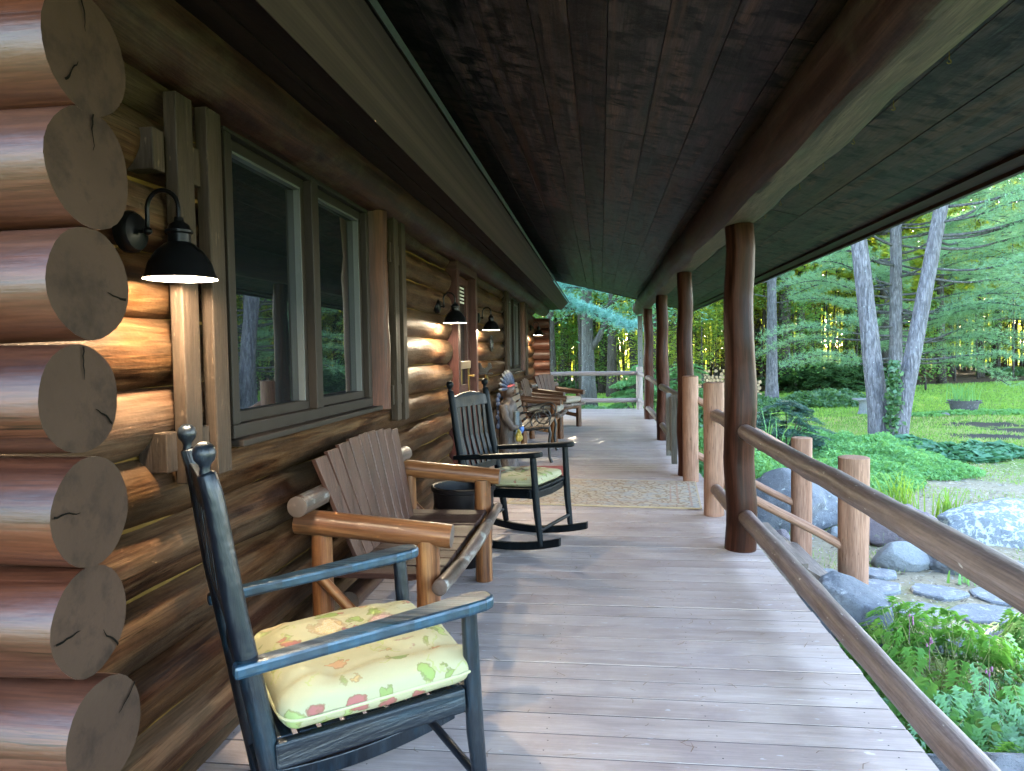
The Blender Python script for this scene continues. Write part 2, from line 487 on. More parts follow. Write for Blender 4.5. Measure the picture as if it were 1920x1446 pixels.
# crossing logs at the two corners
xe = [-.955, -.93, -.95, -.945, -.945, -.94, -.955, -.96, -.945, -.955]
zt = [-.12 + .205 * k for k in range(11)]
for k in range(11):
    z = .047 + .205 * (k - 1)
    mb = MB(); e = [-.92, -.92, -.925, -.93, -.915, -.935, -.925, -.935, -.905, -.90, -.90][k]
    pts = [(-5.6 + (e + 5.6) * i / 14, Y0 + random.uniform(-.006, .006), z + random.uniform(-.004, .004)) for i in range(15)]
    big = 1.06 if k in (9, 10) else 1.0
    mb.tube(pts, [.1005 * big * random.uniform(.985, 1.015) for _ in pts], 28, 0, 1, .05, 1.7, k * 1.9 + 4, .13, .012)
    ang = random.uniform(0, 6.28)
    for j in range(random.choice((1, 2))):
        an = ang + 2.2 * j
        crack(mb, (e + .0025, Y0 + .035 * cos(an), z + .035 * sin(an)), (0, cos(an), sin(an)), (1, 0, 0), random.uniform(.05, .066), .0018, 2, k * 7 + j)
    part('corner_log', mb, [M['corner_log'], M['end_grain'], M['crack']], cabin, True, ang=50)
for k in range(11):
    z = .0625 + .205 * (k - 1)
    mb = MB(); pts = [(-2.2 + 1.2 * i / 6, Y1 + random.uniform(-.006, .006), z) for i in range(7)]
    mb.tube(pts, [.106] * 7, 16, 0, 1, .04, 2, k * 2.3 + 40, .15, .1)
    part('corner_log', mb, [M['corner_log'], M['end_grain']], cabin, True, ang=50)

# house roof: slab at 45 degrees, square cut fascia, level soffit
ya, yb = -1.2, 17.0
mb = MB()
mb.prism([(-.772, ya, 2.50), (-3.4, ya, 5.128), (-3.46, ya, 5.07), (-.845, ya, 2.44)], (0, yb - ya, 0))
roof = part('roof', mb, M['shingle'], cabin, True, smooth=False)
mb = MB(); mb.prism([(-.935, ya, 2.33), (-.915, ya, 2.312), (-.742, ya, 2.486), (-.762, ya, 2.505)], (0, yb - ya, 0))
part('fascia', mb, M['fascia'], roof, False, smooth=False).location = -cabin.location - roof.location
mb = MB(); mb.prism([(-.742, ya, 2.50), (-.725, ya, 2.483), (-.71, ya, 2.50), (-.752, ya, 2.543)], (0, yb - ya, 0))
part('drip_edge', mb, M['drip'], roof, smooth=False).location = -cabin.location - roof.location
mb = MB()
for i, (xa, xb) in enumerate(((-.94, -1.045), (-1.049, -1.155), (-1.159, -1.30))):
    mb.box(((xa + xb) / 2, (ya + yb) / 2, 2.345 - .004 * i), (xa - xb, yb - ya, .022))
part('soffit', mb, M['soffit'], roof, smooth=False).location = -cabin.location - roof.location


def fit_world(o): o.location = -cabin.location


# windows
def window(y0, y1, z0=1.055, z1=2.195):
    """frame with two sashes in the log wall; glass stands just behind the bulge of the logs"""
    f = MB(); X = -1.345
    w = .05
    f.box((X, (y0 + y1) / 2, z0 + w / 2), (.09, y1 - y0, w)); f.box((X, (y0 + y1) / 2, z1 - w / 2), (.09, y1 - y0, w))
    f.box((X, y0 + w / 2, (z0 + z1) / 2), (.088, w, z1 - z0 - 2 * w)); f.box((X, y1 - w / 2, (z0 + z1) / 2), (.088, w, z1 - z0 - 2 * w))
    ym = y0 + (y1 - y0) * .5
    f.box((X + .006, ym, (z0 + z1) / 2), (.09, .075, z1 - z0 - 2 * w))
    f.box((X + .05, (y0 + y1) / 2, z0 - .012), (.09, y1 - y0 + .06, .024))
    wo = part('window', f, M['frame'], cabin, True, smooth=False, bevel=.004)
    for (a, b) in ((y0 + w, ym - .0375), (ym + .0375, y1 - w)):
        s = MB(); t = .042; za, zb = z0 + w, z1 - w; xs = X - .012
        s.box((xs, (a + b) / 2, za + t / 2), (.05, b - a, t)); s.box((xs, (a + b) / 2, zb - t / 2), (.05, b - a, t))
        s.box((xs, a + t / 2, (za + zb) / 2), (.048, t, zb - za - 2 * t)); s.box((xs, b - t / 2, (za + zb) / 2), (.048, t, zb - za - 2 * t))
        so = part('sash', s, M['frame'], wo, smooth=False, bevel=.003)
        so.location = (0, 0, 0)
        s = MB(); s.box((xs + .012, b - t - .008, (za + zb) / 2), (.03, .009, zb - za - 2 * t))
        s.box((xs + .012, (a + b) / 2, zb - t - .006), (.03, b - a - 2 * t - .03, .010))
        part('track', s, M['vinyl'], wo, smooth=False)
        g = MB(); g.box((xs - .005, (a + b) / 2, (za + zb) / 2), (.006, b - a - 2 * t + .004, zb - za - 2 * t + .004))
        part('pane', g, M['glass'], wo, smooth=False)
    return wo


window(2.42, 4.0)
window(9.95, 11.75)
# door
d = MB(); y0, y1 = 6.32, 7.36
for y in (y0 + .05, y1 - .05): d.box((-1.325, y, 1.05), (.14, .10, 2.10))
d.box((-1.325, (y0 + y1) / 2, 2.14), (.14, y1 - y0, .08))
for y in (y0 + .165, y1 - .165): d.box((-1.355, y, 1.04), (.05, .11, 2.08))
d.box((-1.355, 6.84, 2.045), (.05, .60, .07)); d.box((-1.355, 6.84, .14), (.05, .60, .26)); d.box((-1.352, 6.84, 1.0), (.05, .60, .08))
door = part('door', d, M['jamb'], cabin, True, smooth=False, bevel=.004, label='maroon framed glass storm door')
g = MB(); g.box((-1.362, 6.84, 1.12), (.008, .62, 1.8)); part('pane', g, M['glass'], door, smooth=False)
g = MB()
for k in range(5): g.box((-1.35, 6.84, 1.985 - .035 * k), (.006, .54, .016))
part('blind', g, M['white_blind'], door, smooth=False)
g = MB(); g.box((-1.318, 6.80, 1.235), (.05, .66, .075)); part('cross_rail', g, M['tan_bar'], door, bevel=.006)
g = MB(); g.box((-1.325, 7.17, 1.10), (.012, .05, .30)); g.tube([(-1.32, 7.17, 1.12), (-1.27, 7.17, 1.12), (-1.265, 7.08, 1.12)], .010, 8); part('handle', g, M['brass'], door)
# round log posts beside the windows
for y in (4.09, 11.86):
    g = MB(); g.tube([(-1.325, y + random.uniform(-.01, .01), 1.03 + i * .1275) for i in range(10)], [.098 * random.uniform(.96, 1.04) for _ in range(10)], 16, 0, None, .06, 4, y)
    part('buck_post', g, M['buck'], cabin, True, ang=60)
# pairs of upright painted boards on blocks (rails of the shutters)
for (y, za, zb) in ((2.03, .965, 2.14), (2.20, .965, 2.15), (4.30, .94, 2.19), (4.47, .93, 2.19), (9.62, .95, 2.17), (9.78, .95, 2.17), (12.12, .95, 2.17), (12.30, .95, 2.17)):
    g = MB(); g.box((-1.262, y + .045, (za + zb) / 2), (.042, .088, zb - za)); part('trim_board', g, M['trim'], cabin, True, smooth=False, bevel=.004)
for (y, z) in ((1.96, 1.95), (1.97, 1.07), (2.15, 1.95), (2.15, 1.07), (4.29, 1.97), (4.29, 1.10), (4.46, 1.97), (4.46, 1.10), (9.62, 1.97), (9.78, 1.10), (12.12, 1.97), (12.30, 1.10)):
    g = MB(); g.box((-1.305, y + .01, z), (.09, .055, .12)); part('block', g, M['trim'], cabin, True, smooth=False, bevel=.004)

# ------------------------------------------------------------------ porch roof
def ceil_z(x): return 2.72 - .253 * x
RY0, RY1 = -1.2, 16.62
proof = empty('porch_roof', (.9, 7.7, 2.15), 0, 'low sloping porch roof with dark boarded ceiling over the deck', 'porch roof')
mb = MB(); x = -1.42; tilt = Matrix.Rotation(math.atan(.253), 3, 'Y')
while x < 1.985:
    w = random.choice((.165, .235, .235, .285)); w = min(w, 1.99 - x); y = RY0
    if w < .03: break
    while y < RY1:
        L = min(random.uniform(2.0, 4.6), RY1 - y)
        if RY1 - y - L < .6: L = RY1 - y
        xc = x + w / 2
        mb.box((xc, y + L / 2, ceil_z(xc) + .011 + random.uniform(0, .003)), ((w - .004) * 1.031, L - .003, .02), tilt)
        y += L
    x += w
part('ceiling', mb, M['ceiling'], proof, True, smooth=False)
mb = MB()
mb.prism([(-1.5, RY0, ceil_z(-1.5) + .03), (2.0, RY0, ceil_z(2.0) + .03), (2.0, RY0, ceil_z(2.0) + .13), (-1.5, RY0, ceil_z(-1.5) + .13)], (0, RY1 - RY0, 0))
part('roofing', mb, M['shingle'], proof, True, smooth=False)
mb = MB(); mb.box((2.012, (RY0 + RY1) / 2, ceil_z(2.0) + .035), (.03, RY1 - RY0, .15)); mb.box((1.955, (RY0 + RY1) / 2, ceil_z(1.955) - .012), (.075, RY1 - RY0, .022), tilt)
mb.box((2.031, (RY0 + RY1) / 2, ceil_z(2.0) + .10), (.006, RY1 - RY0, .05), None, 1)
part('eave_board', mb, [M['eave'], M['drip']], proof, True, smooth=False)
mb = MB(); mb.prism([(-1.45, RY1 + .002, ceil_z(-1.45) - .01), (2.02, RY1 + .002, ceil_z(2.02) - .01), (2.02, RY1 + .002, ceil_z(2.02) + .13), (-1.45, RY1 + .002, ceil_z(-1.45) + .13)], (0, .025, 0))
part('gable_board', mb, M['eave'], proof, True, smooth=False)
# log beam: round with a sawn flat face below
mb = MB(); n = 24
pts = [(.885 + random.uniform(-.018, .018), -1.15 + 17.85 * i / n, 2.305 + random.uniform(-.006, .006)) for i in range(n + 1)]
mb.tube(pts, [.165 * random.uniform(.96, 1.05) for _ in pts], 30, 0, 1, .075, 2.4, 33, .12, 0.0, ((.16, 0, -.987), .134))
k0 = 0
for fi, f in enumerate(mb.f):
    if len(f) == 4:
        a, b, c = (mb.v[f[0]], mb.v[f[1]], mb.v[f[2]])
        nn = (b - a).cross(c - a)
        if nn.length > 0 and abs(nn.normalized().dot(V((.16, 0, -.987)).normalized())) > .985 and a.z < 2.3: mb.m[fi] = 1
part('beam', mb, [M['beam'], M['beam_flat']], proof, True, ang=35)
for k in range(9):
    g = MB(); c = V((1.03 + .004 * k, 1.9 + .42 * k, 2.19))
    g.tube([c + V((0, 0, .03)), c + V((0, 0, .006)), *[c + V((.006 * sin(a), 0, .006 * cos(a))) for a in (.6, 1.4, 2.2, 3.0, 3.8, 4.6)]], .0015, 6)
    part('hook', g, M['brass'], proof, True)

# ------------------------------------------------------------------ deck
mb = MB(); y = -1.0; P0 = .1452
while y < 16.85:
    zc = random.uniform(-.0022, .0012)
    mb.box((-.19 + random.uniform(-.004, .004), y + P0 / 2, -.0155 + zc), (2.50, P0 - .0085, .031))
    if y < 9:
        for jx in (-1.33, -.78, -.20, .38, .95):
            for jy in (.035, .105):
                px_, py_ = jx + random.uniform(-.012, .012), y + jy + random.uniform(-.008, .008); k = len(mb.v); s_ = .0030
                mb.v += [V((px_ + s_ * cos(t_), py_ + s_ * sin(t_), zc + .0008)) for t_ in (0, 1.05, 2.1, 3.14, 4.19, 5.24)]; mb.face(range(k, k + 6), 1)
    mb.box((-.19, y + P0, -.0175), (2.485, .0083, .029), None, 1); y += P0      # dirt packed in the joint
M['joint'] = plain('dirt_in_deck_joints', (.018, .014, .012), .95, .5, 30)
deck = part('deck', mb, [M['deck'], M['joint']], None, smooth=False); tag(deck, None, None, None, 'structure')
mb = MB(); mb.box((1.0, 7.9, -.155), (.04, 17.7, .24)); mb.box((-.2, -.98, -.2), (2.36, .04, .3)); mb.box((-.2, 16.80, -.2), (2.36, .04, .3)); mb.box((-.2, 7.9, -.08), (2.30, 17.6, .06))
for k in range(7): mb.box((.93, .4 + 2.7 * k, (GZ - .2 - .1) / 2), (.1, .1, -GZ + .0))
o = part('deck_frame', mb, M['under'], None, smooth=False); tag(o, None, None, None, 'structure')

# ------------------------------------------------------------------ porch posts
plab = ['nearest thick red brown log post with bulging trunk before the stairs', 'red brown log post just behind the pale stair posts',
        'knotty red brown log post third from the camera', 'thin red brown log post farthest along the porch before the corner']
for i, (x, y, r) in enumerate(((.925, 4.95, .101), (.90, 7.85, .086), (.925, 10.98, .094), (.935, 14.30, .096))):
    mb = MB(); n = 14; top = 2.16
    pts = [(x + (.008 * sin(k * 1.1 + i) if 0 < k < n else 0) - .010 * (k / n), y + .01 * cos(k * 1.7 + i), top * k / n) for k in range(n + 1)]
    prof = [r * (1.03 - .12 * k / n + .07 * math.exp(-((k / n - .48) / .09) ** 2)) for k in range(n + 1)]
    mb.tube(pts, prof, 24, 0, None, .045, 2.6, i * 5 + 2, .06)
    o = part('porch_post', mb, M['post'], None, ang=60)
    me = o.data; me.transform(Matrix.Translation((-x, -y, 0))); o.location = (x, y, 0)
    tag(o, plab[i], 'post', 'log posts holding the porch roof')
mb = MB(); mb.tube([(0, 0, GZ), (0, 0, .1), (0, 0, .97)], .075, 16, 0, None, .03, 3, 5, .12, .1)
o = part('corner_post', mb, M['pale_rail'], None, ang=60); o.location = (.875, 16.62, 0); tag(o, 'short pale pinkish post at the far corner of the deck railing', 'post')
g = empty('support_post', (.905, 16.78, GZ), 0, 'grey weathered square post with bolts rising behind the far deck corner', 'post')
mb = MB(); mb.box((0, 0, 1.45), (.105, .09, 2.94)); part('shaft', mb, M['grey_post'], g, smooth=False, bevel=.004)
for z in (1.95, 2.12, 2.45, 2.62):
    mb = MB(); mb.tube([(.0, -.044, z), (0, -.062, z)], .014, 8); part('bolt', mb, M['iron'], g)

# ------------------------------------------------------------------ railings
def rail_run(name, lab, rails, mat, r=.044, grp='log railings along the deck'):
    c = V(rails[0][0]); e = empty(name, (c.x, c.y, 0), 0, lab, 'railing', grp)
    for i, (p, q) in enumerate(rails):
        p = V(p); q = V(q); L = (q - p).length; n = max(3, int(L / .35)); mb = MB()
        pts = [p.lerp(q, k / n) + V((random.uniform(-1, 1), 0, random.uniform(-1, 1))) * (.006 if 0 < k < n else 0) for k in range(n + 1)]
        rr = [r * random.uniform(.93, 1.08) for _ in pts]
        mb.tube(pts, rr, 18, 0, None, .06, 5.5, i * 3 + p.y, .08, .6)
        part('rail', mb, M[mat], e, True, ang=60)
    return e

rail_run('porch_railing', 'nearest two long grey brown rails running toward the camera', [((.935, 4.87, .805), (.935, -1.0, .80)), ((.945, 4.85, .235), (.955, -1.0, .25))], 'rail', .049)
rail_run('porch_railing', 'short rails between the nearest log post and the pale stair post', [((.905, 5.82, .825), (.915, 5.04, .82)), ((.905, 5.84, .23), (.915, 5.04, .235))], 'rail', .046)
rail_run('porch_railing', 'rails between the second and third log posts', [((.895, 10.86, .80), (.905, 7.93, .80)), ((.90, 10.86, .23), (.905, 7.93, .235))], 'rail', .046)
rail_run('porch_railing', 'rails between the knotty post and the farthest log post', [((.905, 14.2, .82), (.92, 11.06, .81)), ((.905, 14.2, .22), (.92, 11.06, .23))], 'rail', .046)
rail_run('porch_railing', 'shortest rails ending at the pale corner post', [((.87, 16.54, .83), (.93, 14.38, .82)), ((.87, 16.54, .22), (.93, 14.38, .23))], 'pale_rail', .046)
rail_run('porch_railing', 'pale rails crossing the far end of the deck to the cabin', [((.80, 16.62, .83), (-1.5, 16.62, .835)), ((.80, 16.62, .215), (-1.5, 16.62, .22))], 'pale_rail', .05)

# stairs and their pale posts
def stair_rail(y, bot, lab, rt, rb):
    e = empty('stair_railing', (.92, y, 0), 0, lab, 'railing', 'stair railings with pale posts')
    mb = MB(); x = .905
    mb.tube([(x, y, 0), (x, y, .55), (x, y, 1.075)], rt, 18, 0, None, .035, 2.2, y, .1, .12); part('newel_post', mb, M['newel'], e, True, ang=60)
    mb = MB(); mb.tube([(bot[0], bot[1], GZ - .25), (bot[0], bot[1], 0), (bot[0], bot[1], bot[2])], rb, 18, 0, None, .035, 2.2, y + 3, .1, .1); part('newel_post', mb, M['newel'], e, True, ang=60)
    for (z0, z1) in ((.84, .30), (.27, -.20)):
        p = V((x + rt * .7, y, z0)); q = V((bot[0] - rb * .8, bot[1], z1)); n = 5; mb = MB()
        mb.tube([p.lerp(q, k / n) + V((0, random.uniform(-.006, .006), random.uniform(-.008, .008))) for k in range(n + 1)], .036, 12, 0, None, .06, 5, y + z0, .08)
        part('rail', mb, M['newel'], e, True, ang=60)
stair_rail(5.97, (1.95, 5.86, .49), 'near stair railing sloping down between two pale tan posts', .081, .114)
stair_rail(7.50, (1.985, 7.46, .45), 'far stair railing sloping down behind the near one', .079, .10)
e = empty('porch_stairs', (1.4, 6.7, GZ), 0, 'wide worn wooden steps going down from the deck to the garden', 'stairs')
for i, (x0, x1, z) in enumerate(((1.05, 1.37, -.20), (1.33, 1.66, -.40), (1.62, 1.93, -.59))):
    mb = MB()
    for j in range(2):
        w = (x1 - x0) / 2; mb.box((x0 + w * (j + .5), 6.72, z - .02), (w - .006, 1.42, .04))
    part('tread', mb, M['tread'], e, True, smooth=False, bevel=.004)
for y in (6.06, 7.38):
    mb = MB(); mb.prism([(1.03, y - .02, -.06), (1.93, y - .02, -.62), (1.93, y - .02, GZ - .1), (1.6, y - .02, GZ - .1), (1.03, y - .02, -.40)], (0, .04, 0))
    part('stringer', mb, M['tread'], e, True, smooth=False)
# narrow gate folded back along the rail
e = empty('open_gate', (.845, 8.2, .05), 0, 'narrow grey board gate folded open along the far side of the stairs', 'gate')
mb = MB()
mb.prism([(.80, 8.02, .20), (.80, 8.62, .16), (.80, 8.62, .80), (.80, 8.02, .82)], (.028, 0, 0)); part('panel', mb, M['grey_post'], e, True, smooth=False)
mb = MB(); mb.bar((.79, 8.0, .10), (.79, 8.0, .86), .05, .06, (1, 0, 0)); part('stile', mb, M['grey_post'], e, True, smooth=False, bevel=.004)
mb = MB(); mb.bar((.79, 8.64, .10), (.79, 8.64, .84), .05, .06, (1, 0, 0)); part('stile', mb, M['grey_post'], e, True, smooth=False, bevel=.004)

# ------------------------------------------------------------------ wall lamps
def make_lamp(x, y, z):
    """goose neck lamp; origin on the wall plate"""
    e = empty('wall_lamp', (x, y, z), 0)
    g = MB(); Ry = Matrix.Rotation(pi / 2, 3, 'Y')
    g.lathe([(.001, -.02), (.056, -.02), (.058, .004), (.050, .016), (.02, .024), (.001, .026)], 24, (0, 0, 0), Ry, 0); part('backplate', g, M['black_metal'], e)
    g = MB(); pts = [(.02, 0, .0), (.048, 0, .0)] + [(.093 + .046 * -cos(a), 0, .06 + .05 * sin(a)) for a in [pi * i / 12 for i in range(13)]] + [(.139, 0, .03)]
    g.tube([(.02, 0, 0), (.047, 0, .0), (.047, 0, .03)] + pts[2:], .0065, 10); g.ball((.047, 0, .0), .012, 10, 6); part('gooseneck', g, M['black_metal'], e)
    g = MB(); sx = .139
    g.lathe([(.012, .034), (.014, .022), (.026, .014), (.030, .002), (.036, -.002), (.036, -.008), (.029, -.012), (.029, -.034), (.040, -.040), (.062, -.060), (.082, -.092), (.090, -.122), (.096, -.132), (.0955, -.135)], 32, (sx, 0, 0), None, 0)
    g.lathe([(.0935, -.134), (.087, -.121), (.079, -.092), (.059, -.062), (.036, -.043), (.001, -.038)], 32, (sx, 0, 0), None, 1)
    g.lathe([(.0955, -.135), (.0935, -.134)], 32, (sx, 0, 0), None, 1)
    part('lamp_shade', g, [M['black_metal'], M['lamp_white']], e)
    g = MB(); g.ball((sx, 0, -.082), .026, 14, 10, 0, (1, 1, 1.25)); part('bulb', g, M['bulb'], e)
    return e
def lamp_light(x, y, z, pw):
    L = bpy.data.lights.new('lamp_light', 'POINT'); L.energy = pw; L.color = (1, .83, .58); L.shadow_soft_size = .022
    o = bpy.data.objects.new('lamp_light', L); COL.objects.link(o); o.location = (x + .139, y, z - .118)
LAMP_W = 4.0
proto = make_lamp(-1.285, 1.87, 1.70)
tag(proto, 'nearest lit black gooseneck lamp between the log ends and the window boards', 'wall lamp', 'black gooseneck wall lamps')
for (x, y, z, lab) in ((-1.295, 5.70, 1.726, 'lit black gooseneck lamp just left of the storm door'), (-1.295, 7.62, 1.722, 'lit black gooseneck lamp right of the door above the rooster bell'), (-1.275, 13.3, 1.79, 'small distant black lamp near the far cabin corner')):
    c = copy_tree(proto); c.location = (x, y, z); c['label'] = lab
LAMPS = [(-1.285, 1.87, 1.70), (-1.295, 5.70, 1.726), (-1.295, 7.62, 1.722), (-1.275, 13.3, 1.79)]
# ------------------------------------------------------------------ furniture materials
M['blue_paint'] = wood('worn_dark_blue_paint', [(.006, .010, .018), (.010, .018, .030), (.014, .030, .048)], 20, .06, .38, .7, .05, knots=False,
                       blotch=(.014, .06, .095), bl=(.53, .70), blscale=4.0, blstretch=.22, spec=.6)
M['arm_paint'] = wood('worn_sky_sheen_arm_paint', [(.004, .009, .016), (.007, .020, .034), (.012, .036, .060)], 20, .06, .36, .5, .04, knots=False,
                      blotch=(.014, .056, .092), bl=(.50, .70), blscale=3.0, blstretch=.2, spec=.6, speck=(.004, .006, .010))  # worn arms, with the sky's blue sheen painted into the colour
M['black_paint'] = wood('black_blue_paint', [(.005, .007, .009), (.008, .012, .016), (.012, .021, .029)], 20, .06, .46, .2, .05, knots=False, spec=.5)
M['orange_log'] = wood('varnished_orange_log', [(.05, .014, .003), (.16, .048, .009), (.27, .095, .020), (.36, .165, .048)], 15, .05, .36, .3, .08, streak=(.16, .05, .014), spec=.5)
M['dark_log'] = wood('dark_varnished_log', [(.05, .018, .008), (.12, .045, .018), (.18, .08, .035)], 15, .05, .4, .3, .08, spec=.5)
M['log_end'] = plain('sawn_chair_log_end', (.11, .07, .05), .7, .2, 40, .2)
M['slat'] = wood('brown_grey_slat_wood', [(.054, .028, .021), (.092, .050, .038), (.125, .073, .057)], 20, .05, .42, .25, .12, knots=False, speck=(.25, .2, .17), spec=.5)
M['seat_wood'] = wood('red_brown_seat_wood', [(.026, .012, .009), (.045, .022, .017), (.065, .035, .028)], 20, .05, .5, .3, .15, knots=False, spec=.12)
M['peeled'] = wood('peeled_bark_rail', [(.06, .035, .024), (.12, .07, .05), (.20, .14, .11)], 14, .1, .5, .5, .1, blotch=(.30, .28, .25), bl=(.54, .62), blscale=3)
M['bench_slat'] = wood('bench_slat_wood', [(.16, .10, .062), (.23, .15, .095), (.29, .2, .13)], 20, .05, .5, .2, .15, knots=False)
M['tub'] = plain('dark_brown_tub', (.012, .009, .009), .4, .3, 8, .1, c2=(.022, .016, .018))


def cushion_mat(name, base, dull=1.0):
    t = NT(name); o = t.coord('Object')
    wob = t.n('ShaderNodeVectorMath', {0: o}, operation='ADD')
    nz = t.n('ShaderNodeTexNoise', {'Vector': o, 'Scale': 26.0, 'Detail': 4.0})
    sc = t.n('ShaderNodeVectorMath', {0: nz.outputs['Color']}, operation='SCALE'); sc.inputs['Scale'].default_value = .075
    t.t.links.new(sc.outputs[0], wob.inputs[1]); w = wob.outputs[0]
    col = t.mix(t.noise(o, 5, 3), tuple(x * .9 for x in base), tuple(min(1, x * 1.08) for x in base))

    def spots(scale, lo, hi, shift, cells, tones, col, stretch=(1, 1, 1), vein=None):
        v = t.n('ShaderNodeMapping', {'Vector': w, 'Scale': stretch, 'Location': shift}).outputs[0]
        vo = t.n('ShaderNodeTexVoronoi', {'Vector': v, 'Scale': scale, 'Randomness': .9})
        m = t.mapr(vo.outputs['Distance'], lo, hi, 1, 0)
        sep = t.n('ShaderNodeSeparateColor', {'Color': vo.outputs['Color']})
        on = t.math('GREATER_THAN', sep.outputs[0], cells)
        m = t.math('MULTIPLY', m, on)
        tone = t.ramp(sep.outputs[1], tones, 'CONSTANT')
        if vein:
            pv = t.n('ShaderNodeTexVoronoi', {'Vector': w, 'Scale': vein, 'Randomness': 1.0}, feature='DISTANCE_TO_EDGE')
            tone = t.mix(t.mapr(pv.outputs['Distance'], .02, .09, .75, 0), tone, (.45, .36, .28))
        out = t.mix(t.math('MULTIPLY', m, .8), col, tone)
        ring = t.math('MULTIPLY', t.math('MULTIPLY', t.mapr(vo.outputs['Distance'], lo - .05, lo - .02), t.mapr(vo.outputs['Distance'], hi - .01, hi + .01, 1, 0)), on)
        return t.mix(t.math('MULTIPLY', ring, .45), out, (.10, .07, .03))
    # stems, leaves, then blossoms
    wv = t.n('ShaderNodeTexVoronoi', {'Vector': w, 'Scale': 7.0, 'Randomness': 1.0}, feature='DISTANCE_TO_EDGE').outputs['Distance']
    st = t.math('MULTIPLY', t.mapr(wv, .012, .026, 1, 0), t.math('GREATER_THAN', t.noise(o, 9, 2), .52))
    col = t.mix(t.math('MULTIPLY', st, .6), col, (.20, .22, .06))
    col = spots(8, .27, .31, (3.1, .4, 1.2), .46, [(0, (.12, .19, .03)), (.4, (.19, .26, .06)), (.75, (.09, .14, .03))], col, (1, 1.9, 1))
    col = spots(7.5, .24, .28, (1.7, 2.4, .3), .56, [(0, (.14, .2, .04)), (.5, (.2, .26, .08))], col, (2.0, .9, 1.2))
    col = spots(5.6, .29, .33, (.3, .9, 2.2), .42, [(0, (.20, .035, .025)), (.33, (.30, .15, .14)), (.66, (.34, .25, .13))], col, (1, 1, 1), 60)
    col = spots(11, .26, .30, (5.3, 1.9, .2), .62, [(0, (.22, .04, .05)), (.5, (.30, .15, .07))], col, (1, 1.3, 1))
    col = spots(17, .20, .25, (2.2, .7, 4.1), .74, [(0, (.24, .06, .06)), (.4, (.30, .2, .08)), (.7, (.13, .18, .04))], col)
    n2 = t.noise(o, 420, 2)
    p = t.principled(col, .75, t.bump(n2, .12, .002), .25)
    return p
M['cushion_print'] = cushion_mat('floral_cushion_print', (.255, .24, .145))
M['plain_cushion'] = plain('cream_cushion_cloth', (.42, .36, .28), .85, .1, 30, .15)
M['piping'] = plain('cushion_piping_cloth', (.30, .29, .165), .8, .05)


def sgnp(c, e): return math.copysign(abs(c) ** e, c)


def pillow(mb, w, d, h, e1=.55, e2=.22, amp=.012, tufts=(), seed=0.0, bend=0.0, groove=0.0, nu=72, nv=30):
    """plump seat cushion centred on the origin, lying in xy"""
    b = len(mb.v)
    for i in range(nv + 1):
        ph = -pi / 2 + pi * i / nv
        for k in range(nu):
            a = 2 * pi * k / nu
            cx = sgnp(cos(ph), e1)
            x = w / 2 * cx * sgnp(cos(a), e2); y = d / 2 * cx * sgnp(sin(a), e2); z = h / 2 * sgnp(sin(ph), .8)
            nz = mnoise.noise(V((x * 9 + seed, y * 9, z * 6))) + .5 * mnoise.noise(V((x * 24, y * 24 + seed, z * 10)))
            z += nz * amp * (1 if z > 0 else .4)
            for (tx, ty, dep, rad) in tufts:
                if z > 0: z -= dep * math.exp(-((x - tx) ** 2 + (y - ty) ** 2) / rad ** 2)
            if z > 0: z -= groove * (math.exp(-((y + d * .30) / .022) ** 2) * (.6 + .8 * mnoise.noise(V((x * 7, seed, 2)))))
            z += bend * ((x / w) ** 2 + (y / d) ** 2)
            mb.v.append(V((x + nz * amp * .5, y + nz * amp * .5, z)))
    for i in range(nv):
        for k in range(nu):
            k2 = (k + 1) % nu
            mb.face((b + i * nu + k, b + i * nu + k2, b + (i + 1) * nu + k2, b + (i + 1) * nu + k))


